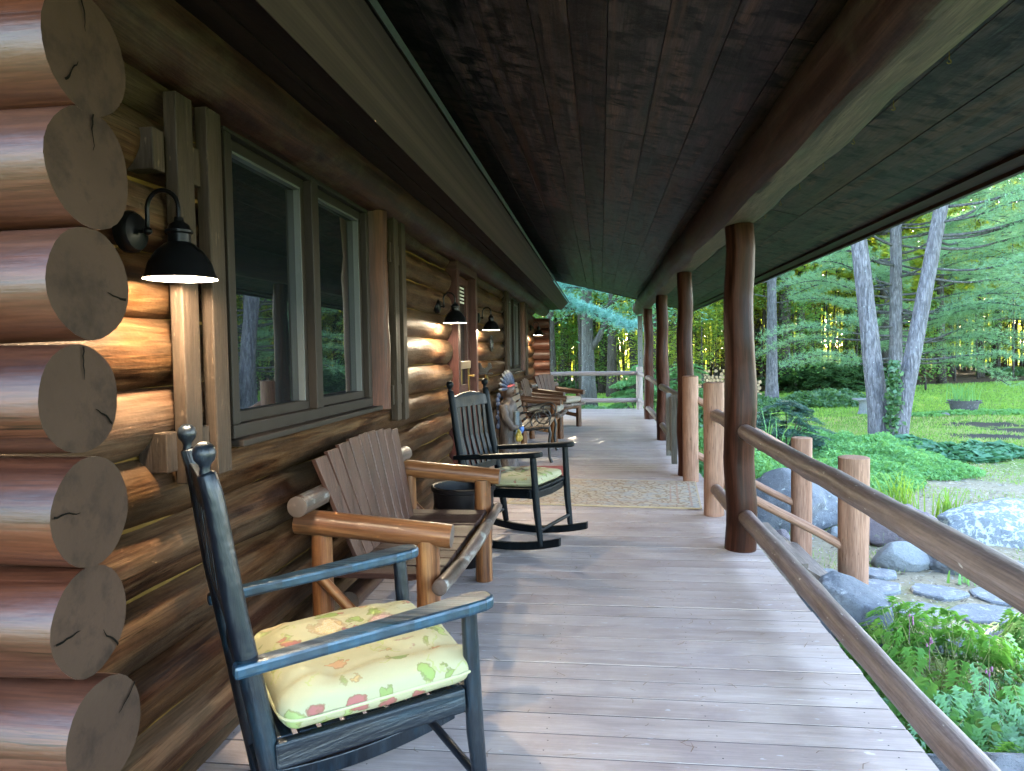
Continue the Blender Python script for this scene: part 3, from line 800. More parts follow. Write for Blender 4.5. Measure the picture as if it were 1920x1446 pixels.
def make_rocker(loc, rz, lab, mat, curved):
    e = empty('rocking_chair', (*loc, 0), rz, lab, 'rocking chair')
    rk = lambda x: .30 * x * x
    for s in (-1, 1):
        y = s * .255; mb = MB()
        pts = [(-.19, y, .07), (-.225, y, .30), (-.25, y, .46), (-.30, y, .74), (-.342, y, 1.03), (-.354, y, 1.078)]
        mb.tube(pts, [.022, .027, .028, .027, .024, .0225], 14, 0, None, .012, 4, s, None, .35)
        bp = part('back_post', mb, M[mat], e)
        mb = MB(); mb.lathe([(.001, -.02), (.013, -.02), (.0115, -.006), (.014, .003), (.023, .013), (.0265, .028), (.023, .044), (.012, .053), (.001, .055)], 18, (-.357, y, 1.10)); part('finial', mb, M[mat], bp)
        mb = MB(); mb.tube([(.335, y * 1.04, .055), (.31, y * 1.06, .30), (.292, y * 1.10, .66)], [.019, .025, .022], 14, 0, None, .01, 4, s + 3); part('front_leg', mb, M[mat], e)
        # flat arm, wider and rounded at the front
        yo = s * .285; out = []
        for (x, w) in ((-.315, .022), (-.10, .028), (.12, .038), (.27, .046), (.325, .044), (.348, .034), (.358, .018)): out.append((x, w))
        poly = [(x, yo + w, .60 + .055 * (x + .315) / .67) for x, w in out] + [(x, yo - w, .60 + .055 * (x + .315) / .67) for x, w in reversed(out)]
        mb = MB(); mb.prism(list(reversed(poly)), (0, 0, .034)); part('arm', mb, M['arm_paint' if mat == 'blue_paint' else mat], e, smooth=False, bevel=.009)
        # rocker
        xs = [-.53 + 1.0 * i / 20 for i in range(21)]
        poly = [(x, y - .017, rk(x)) for x in xs] + [(x, y - .017, rk(x) + .052) for x in reversed(xs)]
        mb = MB(); mb.prism(poly, (0, .034, 0)); part('rocker', mb, M[mat], e, smooth=False, bevel=.004)
        # seat side rail
        mb = MB(); mb.bar((-.225, s * .272, .385), (.275, s * .277, .405), .030, .068); part('seat_rail', mb, M[mat], e, smooth=False, bevel=.007)
    for (x, z, xx) in ((.326, .155, .326), (-.205, .155, -.205)):
        mb = MB(); mb.tube([(x, -.25, z), (x, .25, z)], [.013, .013], 10); part('stretcher', mb, M[mat], e)
    mb = MB()
    n = 9
    for i in range(n):
        x = -.20 + .475 * i / (n - 1); z = .405 + .012 * (i / (n - 1)) - (.018 * sin(pi * i / (n - 1)) if curved else 0)
        mb.box((x, 0, z + .008), (.046, .515, .014))
    fx = .27
    if curved: mb.prism([(fx - .02, -.30, .372), (fx + .012, -.30, .372), (fx + .03, -.2, .362), (fx + .04, 0, .357), (fx + .03, .2, .362), (fx + .012, .30, .372), (fx - .02, .30, .372)], (0, 0, .05))
    else: mb.bar((fx, -.262, .395), (fx, .262, .395), .026, .055)
    mb.bar((-.225, -.24, .385), (-.225, .24, .385), .024, .05)
    part('seat', mb, M[mat], e, smooth=False, bevel=.004)
    lean = lambda z: -.25 - (z - .46) * .178
    mb = MB(); N = 9
    lo = [(lean(.965) - .012 * sin(pi * i / N), -.238 + .476 * i / N, .965) for i in range(N + 1)]
    hi = [(lean(1.05) - .012 * sin(pi * i / N), -.238 + .476 * i / N, 1.038 + .03 * sin(pi * i / N)) for i in range(N + 1)]
    mb.prism(lo + list(reversed(hi)), (.020, 0, -.004)); part('top_rail', mb, M[mat], e, smooth=False, bevel=.004)
    mb = MB(); mb.bar((lean(.52), -.24, .52), (lean(.52), .24, .52), .022, .05); part('lower_rail', mb, M[mat], e, smooth=False, bevel=.004)
    for k in range(6):
        y = -.185 + .074 * k; mb = MB()
        za, zm, zb = .53, .75, .98
        for (p, q) in (((lean(za) + .004, y, za), (lean(zm) - .014, y, zm)), ((lean(zm) - .014, y, zm), (lean(zb) + .004, y, zb))): mb.bar(p, q, .042, .012, (1, 0, .15))
        part('slat', mb, M[mat], e, smooth=False, bevel=.002)
    return e


r1 = make_rocker((-.765, 1.965), radians(35.4), 'nearest rocking chair in worn blue black paint with ball finials', 'blue_paint', False)
r2 = make_rocker((-.635, 5.10), radians(-19.5), 'black rocking chair facing the deck beside the log loveseat', 'black_paint', True)


def cushion(loc, rz, size, lab, mat, tufts=(), tilt=0.0, seed=0.0, amp=.012, piping=True, e1=.55, nm='seat_cushion'):
    mb = MB(); pillow(mb, *size, tufts=tufts, seed=seed, amp=amp, e1=e1, groove=.022 if size[2] > .12 else 0)
    o = part(nm, mb, M[mat], None, ang=80); o.location = loc; o.rotation_euler = (0, tilt, rz)
    tag(o, lab, 'cushion')
    if piping:
        w, d, h = size; pts = []; N = 64
        for i in range(N + 1):
            a = 2 * pi * i / N; pts.append((w / 2 * 1.005 * sgnp(cos(a), .22), d / 2 * 1.005 * sgnp(sin(a), .22), -.008))
        mb = MB(); mb.tube(pts, .0045, 6); part('piping', mb, M['piping'], o)
    return o

R1 = Matrix.Rotation(radians(35.4), 3, 'Z')
c = R1 @ V((.062, -.03, 0)) + V((-.775, 1.967, 0))
cushion((c.x, c.y, .484), radians(35.4), (.53, .555, .13), 'thick pale yellow floral cushion on the nearest blue rocking chair', 'cushion_print', ((-.02, -.02, .018, .2),), radians(-2), 1.0, .013, True, .42)
R2 = Matrix.Rotation(radians(-19.5), 3, 'Z')
c = R2 @ V((.045, 0, 0)) + V((-.635, 5.10, 0))
cushion((c.x, c.y, .462), radians(-19.5), (.50, .50, .10), 'tufted green floral cushion on the black rocking chair', 'cushion_print', ((-.1, -.1, .03, .05), (.1, -.1, .03, .05), (-.1, .1, .03, .05), (.1, .1, .03, .05), (0, 0, .03, .05)), radians(-2), 4.0, .008, True)


# ------------------------------------------------------------------ log seats
def make_log_seat(name, loc, rz, W, lab, cat, arm_mat, leg_mat):
    """log framed seat, local x forward; W = distance between the arms"""
    e = empty(name, (*loc, 0), rz, lab, cat); h = W / 2; A, Lm, E = M[arm_mat], M[leg_mat], M['log_end']
    for s in (-1, 1):
        mb = MB(); y = s * h
        mb.tube([(-.295, y - .01, .675), (-.1, y, .655), (.15, y + .006, .632), (.345, y + .01, .615)], [.052, .05, .05, .047], 16, 0, 1, .04, 4, W + s, .08, .12)
        part('arm', mb, [A, E], e, ang=50)
        for (x, zt, r) in ((.245, .60, .050), (-.20, .625, .044)):
            mb = MB(); mb.tube([(x, y * .985, 0), (x, y * .985, zt)], [r * 1.03, r * .95], 16, 0, 1, .04, 4, W + s + x, .08)
            part('leg', mb, [Lm, E], e, ang=50)
        mb = MB(); mb.tube([(-.17, y * .98, .26), (.22, y * .98, .20)], [.034, .036], 12, 0, 1, .05, 5, s, .08); part('stretcher', mb, [Lm, E], e, ang=50)
        mb = MB(); mb.tube([(-.21, y * .98 - s * -.05, .47), (.02, y * .98 - s * -.05, .23)], [.02, .022], 10, 0, 1, .06, 6, s, .08); part('brace', mb, [Lm, E], e, ang=50)
    mb = MB(); mb.tube([(-.245, -h - .12, .755), (-.245, h + .09, .745)], [.042, .042], 14, 0, 1, .04, 4, W, .08, .1); part('back_log', mb, [M['peeled'], E], e, ang=50)
    mb = MB(); mb.tube([(-.16, -h * .72, .27), (-.16, h * .9, .27)], [.046, .044], 14, 0, 1, .04, 4, W + 2, .08); part('lower_log', mb, [M['slat'], E], e, ang=50)
    n = 9 if W > 1 else 5
    for k in range(n):
        u0, u1 = k / n, (k + .93) / n
        bw, tw = h * .68, h * .90
        f = lambda u, w: -w + 2 * w * u
        zt = lambda u: .905 + .045 * sin(pi * u)
        mb = MB()
        p = [(-.135, f(u0, bw), .435), (-.135, f(u1, bw), .435), (-.262, f(u1, tw), zt((u0 + u1) / 2)), (-.262, f(u0, tw), zt((u0 + u1) / 2))]
        mb.prism(p, (.019, 0, .004)); part('back_slat', mb, M['slat'], e, smooth=False, bevel=.003)
    n = 10 if W > 1 else 6
    for k in range(n):
        y0 = -h * .90 + 1.80 * h * k / n; y1 = y0 + 1.80 * h * .93 / n
        mb = MB(); mb.box((.045, (y0 + y1) / 2, .425 + random.uniform(-.002, .003)), (.46, y1 - y0, .024)); part('seat_slat', mb, M['seat_wood'], e, smooth=False, bevel=.004)
    mb = MB(); mb.tube([(.318, -h - .11, .445), (.312, -h * .5, .40), (.335, 0, .425), (.318, h * .55, .405), (.325, h + .07, .425)], [.033, .03, .034, .028, .026], 14, 0, 1, .10, 6, W + 5, .06, .2)
    part('front_rail', mb, [M['peeled'], E], e, ang=60)
    mb = MB(); mb.tube([(.24, -h, .36), (.24, h, .36)], [.032, .032], 12, 0, 1, .05, 5, W + 6, .1); part('seat_rail', mb, [Lm, E], e, ang=50)
    return e

make_log_seat('log_loveseat', (-.945, 3.49), 0, 1.38, 'wide loveseat of orange varnished logs with fanned brown slats', 'loveseat', 'orange_log', 'orange_log')
make_log_seat('log_armchair', (-.90, 10.78), radians(-4), .74, 'brown log armchair behind the iron bench with cream cushion', 'armchair', 'dark_log', 'orange_log')
make_log_seat('log_armchair', (-.78, 12.72), radians(-24), .78, 'farthest dark log armchair near the far corner of the cabin', 'armchair', 'dark_log', 'dark_log')
cushion((-.83, 10.78, .50), radians(-4), (.50, .60, .13), 'cream cushion on the log armchair behind the iron bench', 'plain_cushion', piping=False, seed=7)
cushion((-.70, 12.70, .50), radians(-24), (.52, .62, .13), 'cream cushion on the farthest log armchair', 'plain_cushion', piping=False, seed=9)

# dark tub behind the loveseat
e = empty('planter_tub', (-.885, 4.53, 0), 0, 'dark brown tapered tub standing behind the loveseat arm', 'tub')
mb = MB(); mb.lathe([(.001, 0), (.165, 0), (.172, .01), (.196, .47), (.208, .475), (.210, .50), (.200, .505), (.190, .50), (.178, .40), (.001, .40)], 28); part('body', mb, M['tub'], e)
for z in (.12, .36):
    mb = MB(); r = .172 + .024 * z / .47; mb.lathe([(r + .001, z - .012), (r + .005, z - .01), (r + .006, z + .01), (r + .002, z + .012)], 28); part('hoop', mb, M['iron'], e)

# ------------------------------------------------------------------ iron bench
e = empty('iron_bench', (-.92, 9.25, 0), 0, 'garden bench with wooden slats and black scrolled iron ends', 'bench')
def ibx(x): return x + .92
for y in (-.55, .55):
    mb = MB()
    mb.tube([(ibx(-.60), y, 0), (ibx(-.625), y, .06), (ibx(-.635), y, .22), (ibx(-.615), y, .36), (ibx(-.63), y, .425), (ibx(-.70), y, .43), (ibx(-.85), y, .405), (ibx(-1.0), y, .40), (ibx(-1.06), y, .44), (ibx(-1.10), y, .60), (ibx(-1.16), y, .90), (ibx(-1.19), y, .95)],
            [.022, .018, .018, .019, .021, .018, .018, .018, .018, .016, .014, .012], 10)
    mb.tube([(ibx(-1.24), y, 0), (ibx(-1.21), y, .05), (ibx(-1.10), y, .22), (ibx(-1.03), y, .40)], [.022, .017, .017, .019], 10)
    part('end_frame', mb, M['iron'], e)
    mb = MB()
    mb.tube([(ibx(-1.10), y, .60), (ibx(-.95), y, .605), (ibx(-.80), y, .64), (ibx(-.70), y, .655)], .011, 8)
    for (cx, cz, rr, a0, a1) in ((-.70, .565, .09, 1.57, -3.6), (-.735, .505, .115, -1.2, 5.0)):
        mb.tube([(ibx(cx) + rr * cos(a0 + (a1 - a0) * i / 20), y, cz + rr * sin(a0 + (a1 - a0) * i / 20)) for i in range(21)], .009, 8)
    part('scroll_arm', mb, M['iron'], e)
for (x, z, t) in ((-.655, .452, .0), (-.735, .449, 4), (-.815, .440, 5), (-.895, .430, 4), (-.975, .430, -10), (-1.045, .49, -62), (-1.075, .575, -76), (-1.095, .66, -78), (-1.113, .745, -78), (-1.13, .83, -78), (-1.148, .91, -78)):
    R = Matrix.Rotation(radians(-t), 3, 'Y'); mb = MB(); mb.box((ibx(x), 0, z), (.062, 1.16, .018), R); part('slat', mb, M['bench_slat'], e, smooth=False, bevel=.003)

# ------------------------------------------------------------------ carved wooden figure
M['carved'] = wood('carved_figure_wood', [(.03, .018, .012), (.08, .05, .036), (.15, .105, .08), (.22, .17, .14)], 30, .3, .6, .6, 0, blotch=(.16, .14, .14), bl=(.5, .6), blscale=6)
M['carved_skin'] = wood('carved_brown_face', [(.04, .02, .012), (.08, .04, .025), (.11, .06, .04)], 30, .3, .5, .4, 0, knots=False)
M['teal_cloth'] = plain('painted_grey_blue_shawl', (.10, .125, .14), .7, .4, 60, .3, c2=(.03, .04, .05))
M['yellow'] = plain('painted_yellow', (.32, .24, .03), .6, .3, 80)
M['blue'] = plain('painted_blue', (.04, .11, .32), .5, .3, 60)
M['feather_blue'] = plain('painted_feather_blue', (.022, .034, .075), .6, .4, 40, c2=(.10, .11, .12), thr=(.60, .64))
M['feather_tip'] = plain('painted_pale_feather_tip', (.13, .14, .15), .6, .3, 40)
M['feather_red'] = plain('painted_red_band', (.16, .02, .02), .6, .4, 40)
e = empty('carved_figure', (-1.06, 8.15, 0), radians(-14), 'carved painted wooden figure in feathered headdress standing by the wall', 'statue')
mb = MB()
body = [(0, .15, .13), (.03, .155, .135), (.06, .125, .11), (.20, .115, .10), (.34, .12, .10), (.46, .115, .095), (.56, .125, .10), (.66, .14, .105), (.74, .145, .10), (.785, .11, .085), (.81, .055, .055), (.835, .05, .052), (.85, .062, .07), (.89, .074, .085), (.94, .072, .085), (.98, .055, .066), (1.0, .02, .03)]
b = len(mb.v); sg = 24
for (z, ry, rx) in body:
    for k in range(sg):
        a = 2 * pi * k / sg; q = 1 + .05 * mnoise.noise(V((cos(a) * 3, sin(a) * 3, z * 12))) + (.05 * sin(a * 9) if z < .6 else 0)
        mb.v.append(V((rx * cos(a) * q, ry * sin(a) * q, z)))
for i in range(len(body) - 1):
    for k in range(sg):
        k2 = (k + 1) % sg; mb.face((b + i * sg + k, b + i * sg + k2, b + (i + 1) * sg + k2, b + (i + 1) * sg + k), 1 if body[i][0] >= .81 else 0, [(k * .03, body[i][0]), (k * .03 + .03, body[i][0]), (k * .03 + .03, body[i + 1][0]), (k * .03, body[i + 1][0])])
mb.prism([(.078, -.014, .885), (.078, .014, .885), (.078, .006, .93), (.078, -.006, .93)], (.028, 0, -.006), 1)      # nose
mb.ball((.078, 0, .865), .018, 10, 6, 1, (.5, 1.4, .5)); mb.ball((.072, .03, .918), .013, 8, 6, 0); mb.ball((.072, -.03, .918), .013, 8, 6, 0)
part('body', mb, [M['carved'], M['carved_skin']], e, ang=70)
for s in (-1, 1):
    mb = MB(); mb.tube([(0, s * .135, .74), (.04, s * .16, .60), (.10, s * .11, .50), (.125, s * .05, .50)], [.045, .042, .036, .03], 10, 0, None, .08, 12, s, .03, .6); part('arm', mb, M['carved'], e)
mb = MB()
for s in (-.06, -.03, 0, .03): mb.bar((.118, s, .68), (.112 + abs(s) * .1, s, .40), .026, .02, (1, 0, 0))
part('shawl', mb, M['teal_cloth'], e, bevel=.004)
mb = MB()
for i in range(9): mb.ball((.145 + random.uniform(-.02, .02), -.035 + random.uniform(-.04, .04), .42 + random.uniform(-.05, .05)), .026, 8, 6, 0, (1, 1, 1.4))
part('yellow_bunch', mb, M['yellow'], e)
mb = MB()
for i in range(6): mb.ball((.14 + random.uniform(-.02, .02), .055 + random.uniform(-.025, .025), .46 + random.uniform(-.025, .025)), .03, 8, 6)
part('blue_bunch', mb, M['blue'], e)
mb = MB()
for i in range(11):
    t = i / 10; a = -1.9 + 3.8 * t
    c0 = V((.035 * cos(a) * 0 + .03, .085 * sin(a), .955 + .045 * cos(a))); d = V((-.25, .9 * sin(a), .9 * cos(a) + .25)).normalized()
    mb.tube([c0, c0 + d * .06, c0 + d * .11], [.010, .020, .018], 8, 0, None, 0, 1, 0, None, .5)
    mb.tube([c0 + d * .115, c0 + d * .15], [.017, .007], 8, 1, None, 0, 1, 0, None, .5)
for i in range(14):
    z = .86 - .05 * i
    for s in (-1, 1): mb.ball((-.075 - .01 * (i % 2), s * (.085 + .012 * (i % 3)), z), .026, 6, 5, 0, (1, .8, 1.3)) if i < 8 else None
hd = part('headdress', mb, [M['feather_blue'], M['feather_tip']], e)
mb = MB(); mb.tube([(.055 * cos(a) + .018, .088 * sin(a), .955 + .02 * cos(a)) for a in [-2.4 + 4.8 * i / 20 for i in range(21)]], .014, 8); part('band', mb, M['feather_red'], hd)

# ------------------------------------------------------------------ small wall things
e = empty('rooster_bell', (-1.30, 7.50, 1.10), 0, 'small black rooster dinner bell on a bracket right of the door', 'bell')
mb = MB(); mb.bar((.0, 0, .03), (.17, 0, .03), .012, .016); mb.bar((.012, 0, -.06), (.012, 0, .1), .03, .012, (1, 0, 0)); mb.tube([(.02, 0, -.04), (.09, 0, -.02), (.12, 0, .025)], .005, 6); part('bracket', mb, M['iron'], e)
mb = MB(); ro = [(.03, .04), (.12, .04), (.135, .07), (.165, .085), (.16, .12), (.145, .145), (.125, .14), (.115, .10), (.085, .085), (.06, .10), (.045, .14), (.02, .145), (.012, .11), (.025, .075)]
mb.prism([(x, -.006, z) for x, z in ro], (0, .012, 0)); part('rooster', mb, M['iron'], e, smooth=False)
mb = MB(); mb.lathe([(.001, 0), (.012, -.004), (.02, -.02), (.026, -.05), (.036, -.068), (.033, -.068), (.02, -.03), (.001, -.01)], 18, (.10, 0, .022)); part('bell', mb, M['brass'], e)
M['dial'] = plain('pale_dial_face', (.35, .34, .30), .5, .2, 60)
e = empty('wall_dial', (-1.285, 8.42, 1.455), 0, 'round ornate wall dial with black rim below the third lamp', 'wall dial')
Ry = Matrix.Rotation(pi / 2, 3, 'Y')
mb = MB(); mb.lathe([(.062, 0), (.084, 0), (.086, .012), (.074, .02), (.062, .012)], 28, (0, 0, 0), Ry)
for i in range(16): mb.ball((.008, .088 * cos(i * pi / 8), .088 * sin(i * pi / 8)), .011, 8, 6)
part('rim', mb, M['iron'], e)
mb = MB(); mb.lathe([(.001, .008), (.064, .006)], 24, (0, 0, 0), Ry); part('face', mb, M['dial'], e)
mb = MB(); mb.bar((.012, 0, 0), (.012, .03, .03), .006, .003, (1, 0, 0)); mb.bar((.012, 0, 0), (.012, -.01, .045), .005, .003, (1, 0, 0)); part('hand', mb, M['iron'], e)

# ------------------------------------------------------------------ rugs
def rug_mat(name, a, b, c, bord):
    t = NT(name); o = t.coord('Object'); s = t.n('ShaderNodeSeparateXYZ', {'Vector': o})
    ax = t.math('ABSOLUTE', s.outputs[0]); ay = t.math('ABSOLUTE', s.outputs[1])
    dd = t.math('MINIMUM', t.math('SUBTRACT', bord[0], ax), t.math('SUBTRACT', bord[1], ay))   # distance to the edge
    n = t.noise(o, 34, 6, .7, .8); n2 = t.noise(o, 7, 4, .6)
    vo = t.n('ShaderNodeTexVoronoi', {'Vector': o, 'Scale': 16.0}, feature='DISTANCE_TO_EDGE').outputs['Distance']
    pat = t.mapr(t.math('ADD', vo, t.math('MULTIPLY', n, .35)), .18, .34)
    col = t.mix(pat, a, b); col = t.mix(t.mapr(n2, .48, .62, 0, .7), col, c)
    for (lo, hi) in ((.055, .075), (.17, .19), (.235, .25)):
        m = t.math('MULTIPLY', t.math('GREATER_THAN', dd, lo), t.math('LESS_THAN', dd, hi))
        col = t.mix(t.math('MULTIPLY', m, .6), col, (.28, .16, .11))
    return t.principled(col, .95, t.bump(t.noise(o, 180, 2), .4, .004), .1)
M['rug'] = rug_mat('faded_rug_weave', (.19, .13, .075), (.34, .285, .21), (.25, .25, .235), (.83, .62))
M['red_mat'] = plain('red_mat_weave', (.22, .055, .045), .95, .3, 60, .3)
M['fringe'] = plain('tan_rug_edge', (.36, .27, .16), .95, .2, 60)
e = empty('area_rug', (.05, 6.86, 0), radians(-5), 'faded beige patterned rug lying before the stairs', 'rug')
mb = MB(); N = 40
mb.box((0, 0, .008), (1.66, 1.24, .010)); part('pile', mb, M['rug'], e, smooth=False)
mb = MB()
for s in (-1, 1): mb.box((s * .836, 0, .0075), (.016, 1.25, .011)); mb.box((0, s * .626, .0075), (1.656, .014, .0115))
part('binding', mb, M['fringe'], e, smooth=False)
mb = MB(); mb.box((0, 0, .007), (.62, .92, .012)); o = part('doormat', mb, M['red_mat'], None, smooth=False, bevel=.003); o.location = (-.69, 7.92, 0); o.rotation_euler = (0, 0, radians(3)); tag(o, 'dark red doormat peeking out behind the black rocking chair', 'doormat')

# fallen pine needles and twigs on the boards
pts = []
for i in range(420):
    x = rng.uniform(-1.1, 1.03); y = 1.2 + 9 * rng.random() ** 1.6; a = rng.uniform(0, pi); L = rng.uniform(.02, .075); w = .0011 * (1 + y * .12)
    d = np.array([cos(a), sin(a), 0]); n = np.array([-d[1], d[0], 0]); c = np.array([x, y, .0035]); bnd = n * rng.uniform(-.25, .25) * L
    pts.append([c - d * L / 2 - n * w, c + bnd - n * w, c + bnd + n * w, c - d * L / 2 + n * w])
    pts.append([c + bnd - n * w, c + d * L / 2, c + d * L / 2 + n * w * .4, c + bnd + n * w])
M['needle_dry'] = plain('dry_needle', (.16, .10, .06), .8, .4, 2)
o = link('needle_litter', np_mesh('needle_litter', pts, 4, M['needle_dry'])); tag(o, 'dry pine needles and twigs scattered on the deck', 'litter', None, 'stuff')
# ------------------------------------------------------------------ nature materials
M['pine_needle'] = leafmat('white_pine_needles', (.095, .22, .105), (.19, .36, .18), .45, (.30, .48, .12), .5, .15)
M['teal_needle'] = leafmat('blue_green_pine_needles', (.085, .26, .22), (.15, .38, .31), .4, (.2, .45, .28), .5, .25)
M['spruce_needle'] = leafmat('dark_spruce_needles', (.022, .075, .052), (.06, .15, .10), .25, None, .5, .3)
M['maple_leaf'] = leafmat('maple_leaves', (.055, .16, .035), (.12, .27, .055), .55, (.34, .46, .05), .5, .15)
M['teal_leaf'] = leafmat('blue_green_leaves', (.055, .19, .105), (.10, .27, .14), .45, (.24, .42, .10), .5, .3)  # the maple leaves' own blue-green tone
M['wood_leaf'] = leafmat('forest_leaves', (.075, .17, .020), (.16, .27, .030), .60, (.54, .50, .04), .5, .1)
M['under_leaf'] = leafmat('undergrowth_leaves', (.032, .095, .032), (.07, .16, .05), .4, (.16, .28, .04), .5, .15)
M['cover_leaf'] = leafmat('ground_cover_leaves', (.07, .21, .065), (.16, .36, .10), .4, (.25, .45, .08), .6, .08)
M['yew_leaf'] = leafmat('bright_layered_shrub_leaves', (.10, .28, .10), (.20, .42, .16), .4, (.3, .5, .1), .5, .15)
M['hosta_leaf'] = leafmat('broad_ground_leaves', (.035, .13, .06), (.07, .20, .085), .35, (.15, .33, .1), .5, .2)
M['fern_leaf'] = leafmat('fern_leaves', (.07, .24, .035), (.17, .40, .065), .4, (.3, .5, .05), .45, .2)
M['fern_stem'] = plain('fern_stem', (.20, .22, .06), .6, .2)
M['grass'] = leafmat('grass_blades', (.085, .215, .02), (.21, .37, .04), .4, (.35, .45, .05), .5, .1)
M['dry_grass'] = leafmat('dry_grass_blades', (.20, .20, .07), (.36, .33, .15), .3, (.4, .38, .1), .6, .1)
M['flower'] = plain('pink_blossom', (.22, .09, .16), .6, .2)


def bark(name, a, b, c, sc=9, stretch=.22, lichen=(.42, .47, .44), lt=.66, bump=.8):
    t = NT(name); o = t.coord('Object')
    v = t.vscale(o, (1, 1, stretch)); n = t.noise(v, sc * 1.6, 6, .65, .3)
    vo = t.n('ShaderNodeTexVoronoi', {'Vector': v, 'Scale': sc * 1.5}, feature='DISTANCE_TO_EDGE').outputs['Distance']
    col = t.ramp(n, [(.3, a), (.5, b), (.7, c)])
    col = t.mix(t.mapr(vo, 0, .12, .4, 0), col, (a[0] * .4, a[1] * .4, a[2] * .4))
    l = t.noise(o, 30, 3, .6); l2 = t.noise(o, 3, 3)
    col = t.mix(t.math('MULTIPLY', t.mapr(l, lt, lt + .04), t.mapr(l2, .4, .55)), col, lichen)
    h = t.math('ADD', t.math('MULTIPLY', vo, 1.4), t.math('MULTIPLY', n, .5))
    return t.principled(col, .85, t.bump(h, bump, .04), .25)
M['pine_bark'] = bark('grey_pine_bark', (.040, .037, .039), (.105, .099, .104), (.20, .19, .198), 12, .2, lt=.68, bump=.8)
M['dark_bark'] = bark('dark_forest_bark', (.022, .018, .014), (.045, .038, .03), (.075, .066, .055), 8)
M['maple_bark'] = bark('grey_maple_bark', (.035, .034, .032), (.062, .061, .056), (.10, .10, .092), 8)


def stone(name, a, b, lich, lt=.58, sc=6):
    t = NT(name); o = t.coord('Object')
    n = t.noise(o, sc * 3, 9, .68, .4); f = t.noise(o, 70, 3, .6); l = t.noise(o, sc * 2.2, 7, .7, .6)
    col = t.mix(n, a, b); col = t.mix(t.mapr(f, .58, .66, 0, .5), col, (.04, .045, .05))
    col = t.mix(t.mapr(l, lt, lt + .05, 0, .85), col, lich)
    return t.principled(col, .8, t.bump(t.math('ADD', n, t.math('MULTIPLY', f, .3)), .7, .03), .35)
M['stone_blue'] = stone('blue_grey_granite', (.060, .064, .072), (.155, .162, .172), (.30, .31, .295), .60)
M['stone_grey'] = stone('smooth_grey_stone', (.10, .108, .112), (.19, .20, .20), (.24, .25, .24), .62)
M['stone_red'] = stone('reddish_stone', (.085, .066, .07), (.17, .135, .135), (.16, .17, .09), .62)
M['stone_lichen'] = stone('lichen_covered_stone', (.08, .095, .11), (.19, .21, .225), (.36, .38, .34), .50)
M['flag'] = stone('flagstone', (.11, .12, .13), (.20, .21, .218), (.27, .275, .25), .56)


DIRT = [(9.151, 17.946, 1.1, 0.75), (10.238, 20.607, 1.0, 0.6), (7.677, 15.893, 1.3, 0.5), (10.403, 19.289, 0.9, 0.7)]      # bare patches worn in the lawn: x, y, rx, ry


def ground_mat():
    t = NT('ground_soil_and_turf'); o = t.coord('Object'); s = t.n('ShaderNodeSeparateXYZ', {'Vector': o})
    x, y = s.outputs[0], s.outputs[1]
    n = t.noise(o, .55, 6, .65); nf = t.noise(o, 14, 6, .7); nm = t.noise(o, 2.2, 6, .65)
    turf = t.mix(nf, (.06, .125, .016), (.14, .235, .034))
    turf = t.mix(t.mapr(nm, .5, .68, 0, .6), turf, (.22, .20, .085))
    straw = t.mix(nf, (.16, .13, .08), (.33, .285, .20))
    dx = t.math('SUBTRACT', x, 4.6); dy = t.math('SUBTRACT', y, 9.2)
    r = t.math('SQRT', t.math('ADD', t.math('MULTIPLY', t.math('MULTIPLY', dx, dx), .55), t.math('MULTIPLY', t.math('MULTIPLY', dy, dy), .8)))
    near = t.mapr(t.math('ADD', r, t.math('MULTIPLY', t.math('SUBTRACT', nm, .5), 5)), 2.6, 4.8, 1, 0)
    col = t.mix(near, turf, straw)
    for (bx, by, rx, ry) in DIRT:
        u = t.math('DIVIDE', t.math('SUBTRACT', x, bx), rx); v = t.math('DIVIDE', t.math('SUBTRACT', y, by), ry)
        q = t.math('ADD', t.math('SQRT', t.math('ADD', t.math('MULTIPLY', u, u), t.math('MULTIPLY', v, v))), t.math('ADD', t.math('MULTIPLY', t.math('SUBTRACT', nm, .5), 3.2), t.math('MULTIPLY', t.math('SUBTRACT', nf, .5), 1.2)))
        col = t.mix(t.mapr(q, .8, 1.05, 1, 0), col, (.045, .038, .036))
    fy = t.math('ADD', t.math('SUBTRACT', y, t.math('MULTIPLY', x, .10)), t.math('MULTIPLY', t.math('SUBTRACT', n, .5), 5))
    floor = t.mix(nf, (.030, .020, .012), (.085, .06, .035))
    wood_zone = t.math('MULTIPLY', t.mapr(fy, 35.6, 36.6), t.mapr(fy, 66, 63))
    col = t.mix(wood_zone, col, floor)
    return t.principled(col, .95, t.bump(nf, .8, .05), .1)

M['ground'] = ground_mat()


def gz(x, y):
    r = GZ + .05 * mnoise.noise(V((x * .25, y * .25, 0))) + .015 * mnoise.noise(V((x * 1.3, y * 1.3, 5)))
    r += .45 * max(0, min(1, (y - 34) / 30)) * 0
    if x > 8 and y > 26: r += .35 * min(1, (x - 8) / 14) * min(1, (y - 26) / 12)
    return r


xs = sorted(set([-300, -150, -80, -45, -25, -14] + [-8 + .5 * i for i in range(17)] + [.5 * i for i in range(61)] + [32, 36, 42, 50, 65, 90, 150, 300]))
ys = sorted(set([-200, -80, -30, -12, -5] + [-2 + .5 * i for i in range(85)] + [42, 45, 49, 54, 60, 66, 74, 85, 100, 130, 180, 260, 400]))
mb = MB()
for y in ys:
    for x in xs: mb.v.append(V((x, y, gz(x, y))))
W_ = len(xs)
for j in range(len(ys) - 1):
    for i in range(W_ - 1): mb.face((j * W_ + i, j * W_ + i + 1, (j + 1) * W_ + i + 1, (j + 1) * W_ + i))
o = part('ground', mb, M['ground'], None, ang=180); tag(o, kind='structure')

